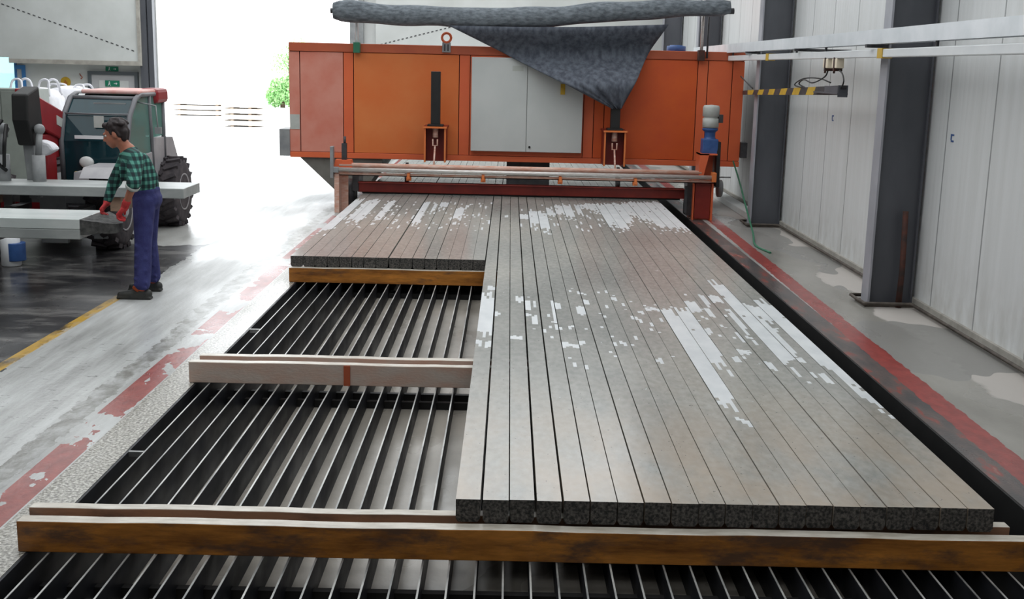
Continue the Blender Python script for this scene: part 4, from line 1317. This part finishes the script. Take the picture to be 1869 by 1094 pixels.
m = MB()
for s in (-1, 1):
    m.ball(hd(-0.083, 0.03 * s, 0.003), 0.0115, n=10)
build('eyeball', m, 'eye', per)
m = MB()
for s in (-1, 1):
    m.ball(hd(-0.0915, 0.03 * s, 0.003), 0.006, n=8)
build('pupil', m, 'black', per)
build('mouth', MB().capsule(hd(-0.1045, 0.016, -0.069), hd(-0.1045, -0.016, -0.069), 0.0035, 0.0035, 6), 'lip', per)
# short dark hair: a cap leaving face and ears free
m = MB()
m.ball(hd(0.025, 0, 0.045), 0.105, (0.98, 0.82, 0.9), tilt, 18)
m.capsule(hd(-0.06, 0.03, 0.092), hd(-0.06, -0.03, 0.092), 0.03, 0.03)
m.capsule(hd(0.085, 0.03, 0.0), hd(0.07, 0.03, -0.06), 0.04, 0.03)
m.capsule(hd(0.085, -0.03, 0.0), hd(0.07, -0.03, -0.06), 0.04, 0.03)
for s in (-1, 1):
    m.capsule(hd(0.03, 0.072 * s, 0.04), hd(0.045, 0.066 * s, -0.03), 0.022, 0.014)
    m.capsule(hd(-0.015, 0.073 * s, 0.05), hd(-0.02, 0.075 * s, 0.0), 0.014, 0.008)
rr = random.Random(5)
for i in range(60):
    a, b = rr.uniform(-1.2, 1.2), rr.uniform(-0.5, 1.2)
    m.ball(hd(0.025 + 0.1 * math.sin(b), 0.082 * math.sin(a), 0.045 + 0.092 * math.cos(a) * math.cos(b)), 0.016, n=6)
remeshed('hair', m, 'hair', per, 0.008, 2)
# shirt
m = MB()
m.capsule(neck + V((0.015, 0, -0.03)), chest, 0.085, 0.135)
m.capsule(chest + V((0.01, -0.08, 0)), waist + V((0, -0.055, 0)), 0.118, 0.115)
m.capsule(chest + V((0.01, 0.08, 0)), waist + V((0, 0.055, 0)), 0.118, 0.115)
m.capsule(waist + V((0, -0.05, 0)), pel + V((0, -0.05, 0.05)), 0.117, 0.112)
m.capsule(waist + V((0, 0.05, 0)), pel + V((0, 0.05, 0.05)), 0.117, 0.112)
m.capsule(chest + V((0.05, 0, 0.03)), waist + V((0.03, 0, 0.06)), 0.1, 0.1)
m.capsule(neck.lerp(chest, 0.4), shN, 0.1, 0.078)
m.capsule(neck.lerp(chest, 0.4), shF, 0.1, 0.078)
m.capsule(shN, elN, 0.074, 0.066)
m.capsule(elN, elN.lerp(wrN, 0.12), 0.066, 0.06)
m.capsule(shF, elF, 0.072, 0.058)
m.capsule(elF, wrF, 0.056, 0.042)
m.ball(elF + V((0.015, 0.0, 0.0)), 0.06)
rr = random.Random(9)
for i in range(14):      # loose folds
    p = chest.lerp(waist, rr.random()) + V((rr.uniform(-0.1, 0.06), -0.17 + rr.uniform(0, 0.02), 0))
    m.capsule(p, p + V((rr.uniform(-0.06, 0.06), 0.01, -0.09)), 0.016, 0.008, 8)
remeshed('shirt', m, 'plaid', per, 0.011, 5)
build('collar', MB().tube([(neck + tilt @ V((0.075 * math.cos(a), 0.072 * math.sin(a), -0.012 + 0.012 * math.cos(a)))) for a in [i * math.pi / 9 for i in range(18)]], 0.018, 8, closed=True), 'plaid', per)
build('sleeve_cuff', MB().tube([elN.lerp(wrN, 0.1) + V((0, 0, -0.0)), elN.lerp(wrN, 0.22)], [0.066, 0.06], 14), 'cuff', per)
# trousers
m = MB()
m.capsule(pel + V((0, -0.06, 0.02)), pel + V((0, 0.06, 0.02)), 0.118, 0.118)
m.capsule(pel + V((0.025, -0.05, -0.05)), pel + V((0.025, 0.05, -0.05)), 0.115, 0.115)
for h, k, a in ((hpN, knN, anN), (hpF, knF, anF)):
    m.capsule(h + V((0.0, 0, 0)), h.lerp(k, 0.5), 0.108, 0.092)
    m.capsule(h.lerp(k, 0.5), k, 0.092, 0.08)
    m.capsule(k, k.lerp(a, 0.6), 0.08, 0.079)
    m.capsule(k.lerp(a, 0.6), a + V((0, 0, 0.055)), 0.079, 0.074)
    for i, t in enumerate((0.1, 0.3, 0.55, 0.8, 0.92)):
        p = k.lerp(a, t)
        m.capsule(p + V((-0.05, -0.06, 0.02)), p + V((0.05, -0.062, -0.012)), 0.018, 0.014, 8)
remeshed('trousers', m, 'trouser', per, 0.011, 4)
# shoes and socks
for a, dx in ((anN, -0.0), (anF, 0.0)):
    m = MB()
    b = V((a.x, a.y, 0))
    m.capsule(b + V((0.045, 0, 0.05)), b + V((-0.1, 0, 0.045)), 0.045, 0.042)
    m.capsule(b + V((-0.1, 0, 0.042)), b + V((-0.2, -0.005, 0.036)), 0.046, 0.034)
    m.capsule(b + V((-0.005, 0, 0.07)), b + V((-0.07, 0, 0.06)), 0.046, 0.04)
    m.box(b.x - 0.235, b.x + 0.085, b.y - 0.042, b.y + 0.042, 0.002, 0.022)
    remeshed('shoe', m, 'shoe', per, 0.008, 3)
    build('sock', MB().tube([b + V((-0.012, 0, 0.085)), b + V((-0.002, 0, 0.17))], [0.05, 0.052], 14).tube([b + V((-0.05, 0, 0.085)), b + V((-0.028, 0, 0.12))], [0.05, 0.045], 12), 'sock', per)


def glove(wr, el, pts_dir, side, curl):
    """palm plus five separate bent fingers closing round the slab edge"""
    d = (wr - el).normalized()
    fwd = (d * 0.6 + pts_dir * 0.8).normalized()
    lat = V((0, 1, 0)) - fwd * V((0, 1, 0)).dot(fwd)
    lat.normalize()
    down = fwd.cross(lat)
    if down.z > 0:
        down = -down
    m = MB()
    base = wr + d * 0.035
    m.capsule(wr - d * 0.04, base, 0.037, 0.034)
    kn = []
    for i, (o, ln) in enumerate(((-0.036, 0.066), (-0.012, 0.076), (0.012, 0.072), (0.035, 0.056))):
        k0 = base + fwd * 0.075 + lat * o
        m.capsule(base + lat * o * 0.6, k0, 0.021, 0.015)
        k1 = k0 + (fwd * 0.75 + down * 0.65).normalized() * ln * 0.5
        k2 = k1 + (fwd * (0.1 - curl) + down).normalized() * ln * 0.42
        k3 = k2 + (fwd * (-0.5 - curl) + down * 0.85).normalized() * ln * 0.32
        m.capsule(k0, k1, 0.0125, 0.0115, 8).capsule(k1, k2, 0.0115, 0.0105, 8).capsule(k2, k3, 0.0105, 0.0095, 8)
    t0 = base + lat * (-0.03 * side) + fwd * 0.015
    t1 = t0 + (lat * (-0.8 * side) + fwd * 0.7 + down * 0.2).normalized() * 0.042
    t2 = t1 + (lat * (-0.1 * side) + fwd * 0.9 + down * 0.6).normalized() * 0.035
    m.capsule(t0, t1, 0.017, 0.0135, 8).capsule(t1, t2, 0.0135, 0.011, 8)
    remeshed('glove', m, 'glove', per, 0.0045, 2)


glove(wrN, elN, V((-0.8, 0.0, -0.55)), -1, 0.2)
glove(wrF, elF, V((-0.75, -0.1, -0.6)), 1, 0.2)
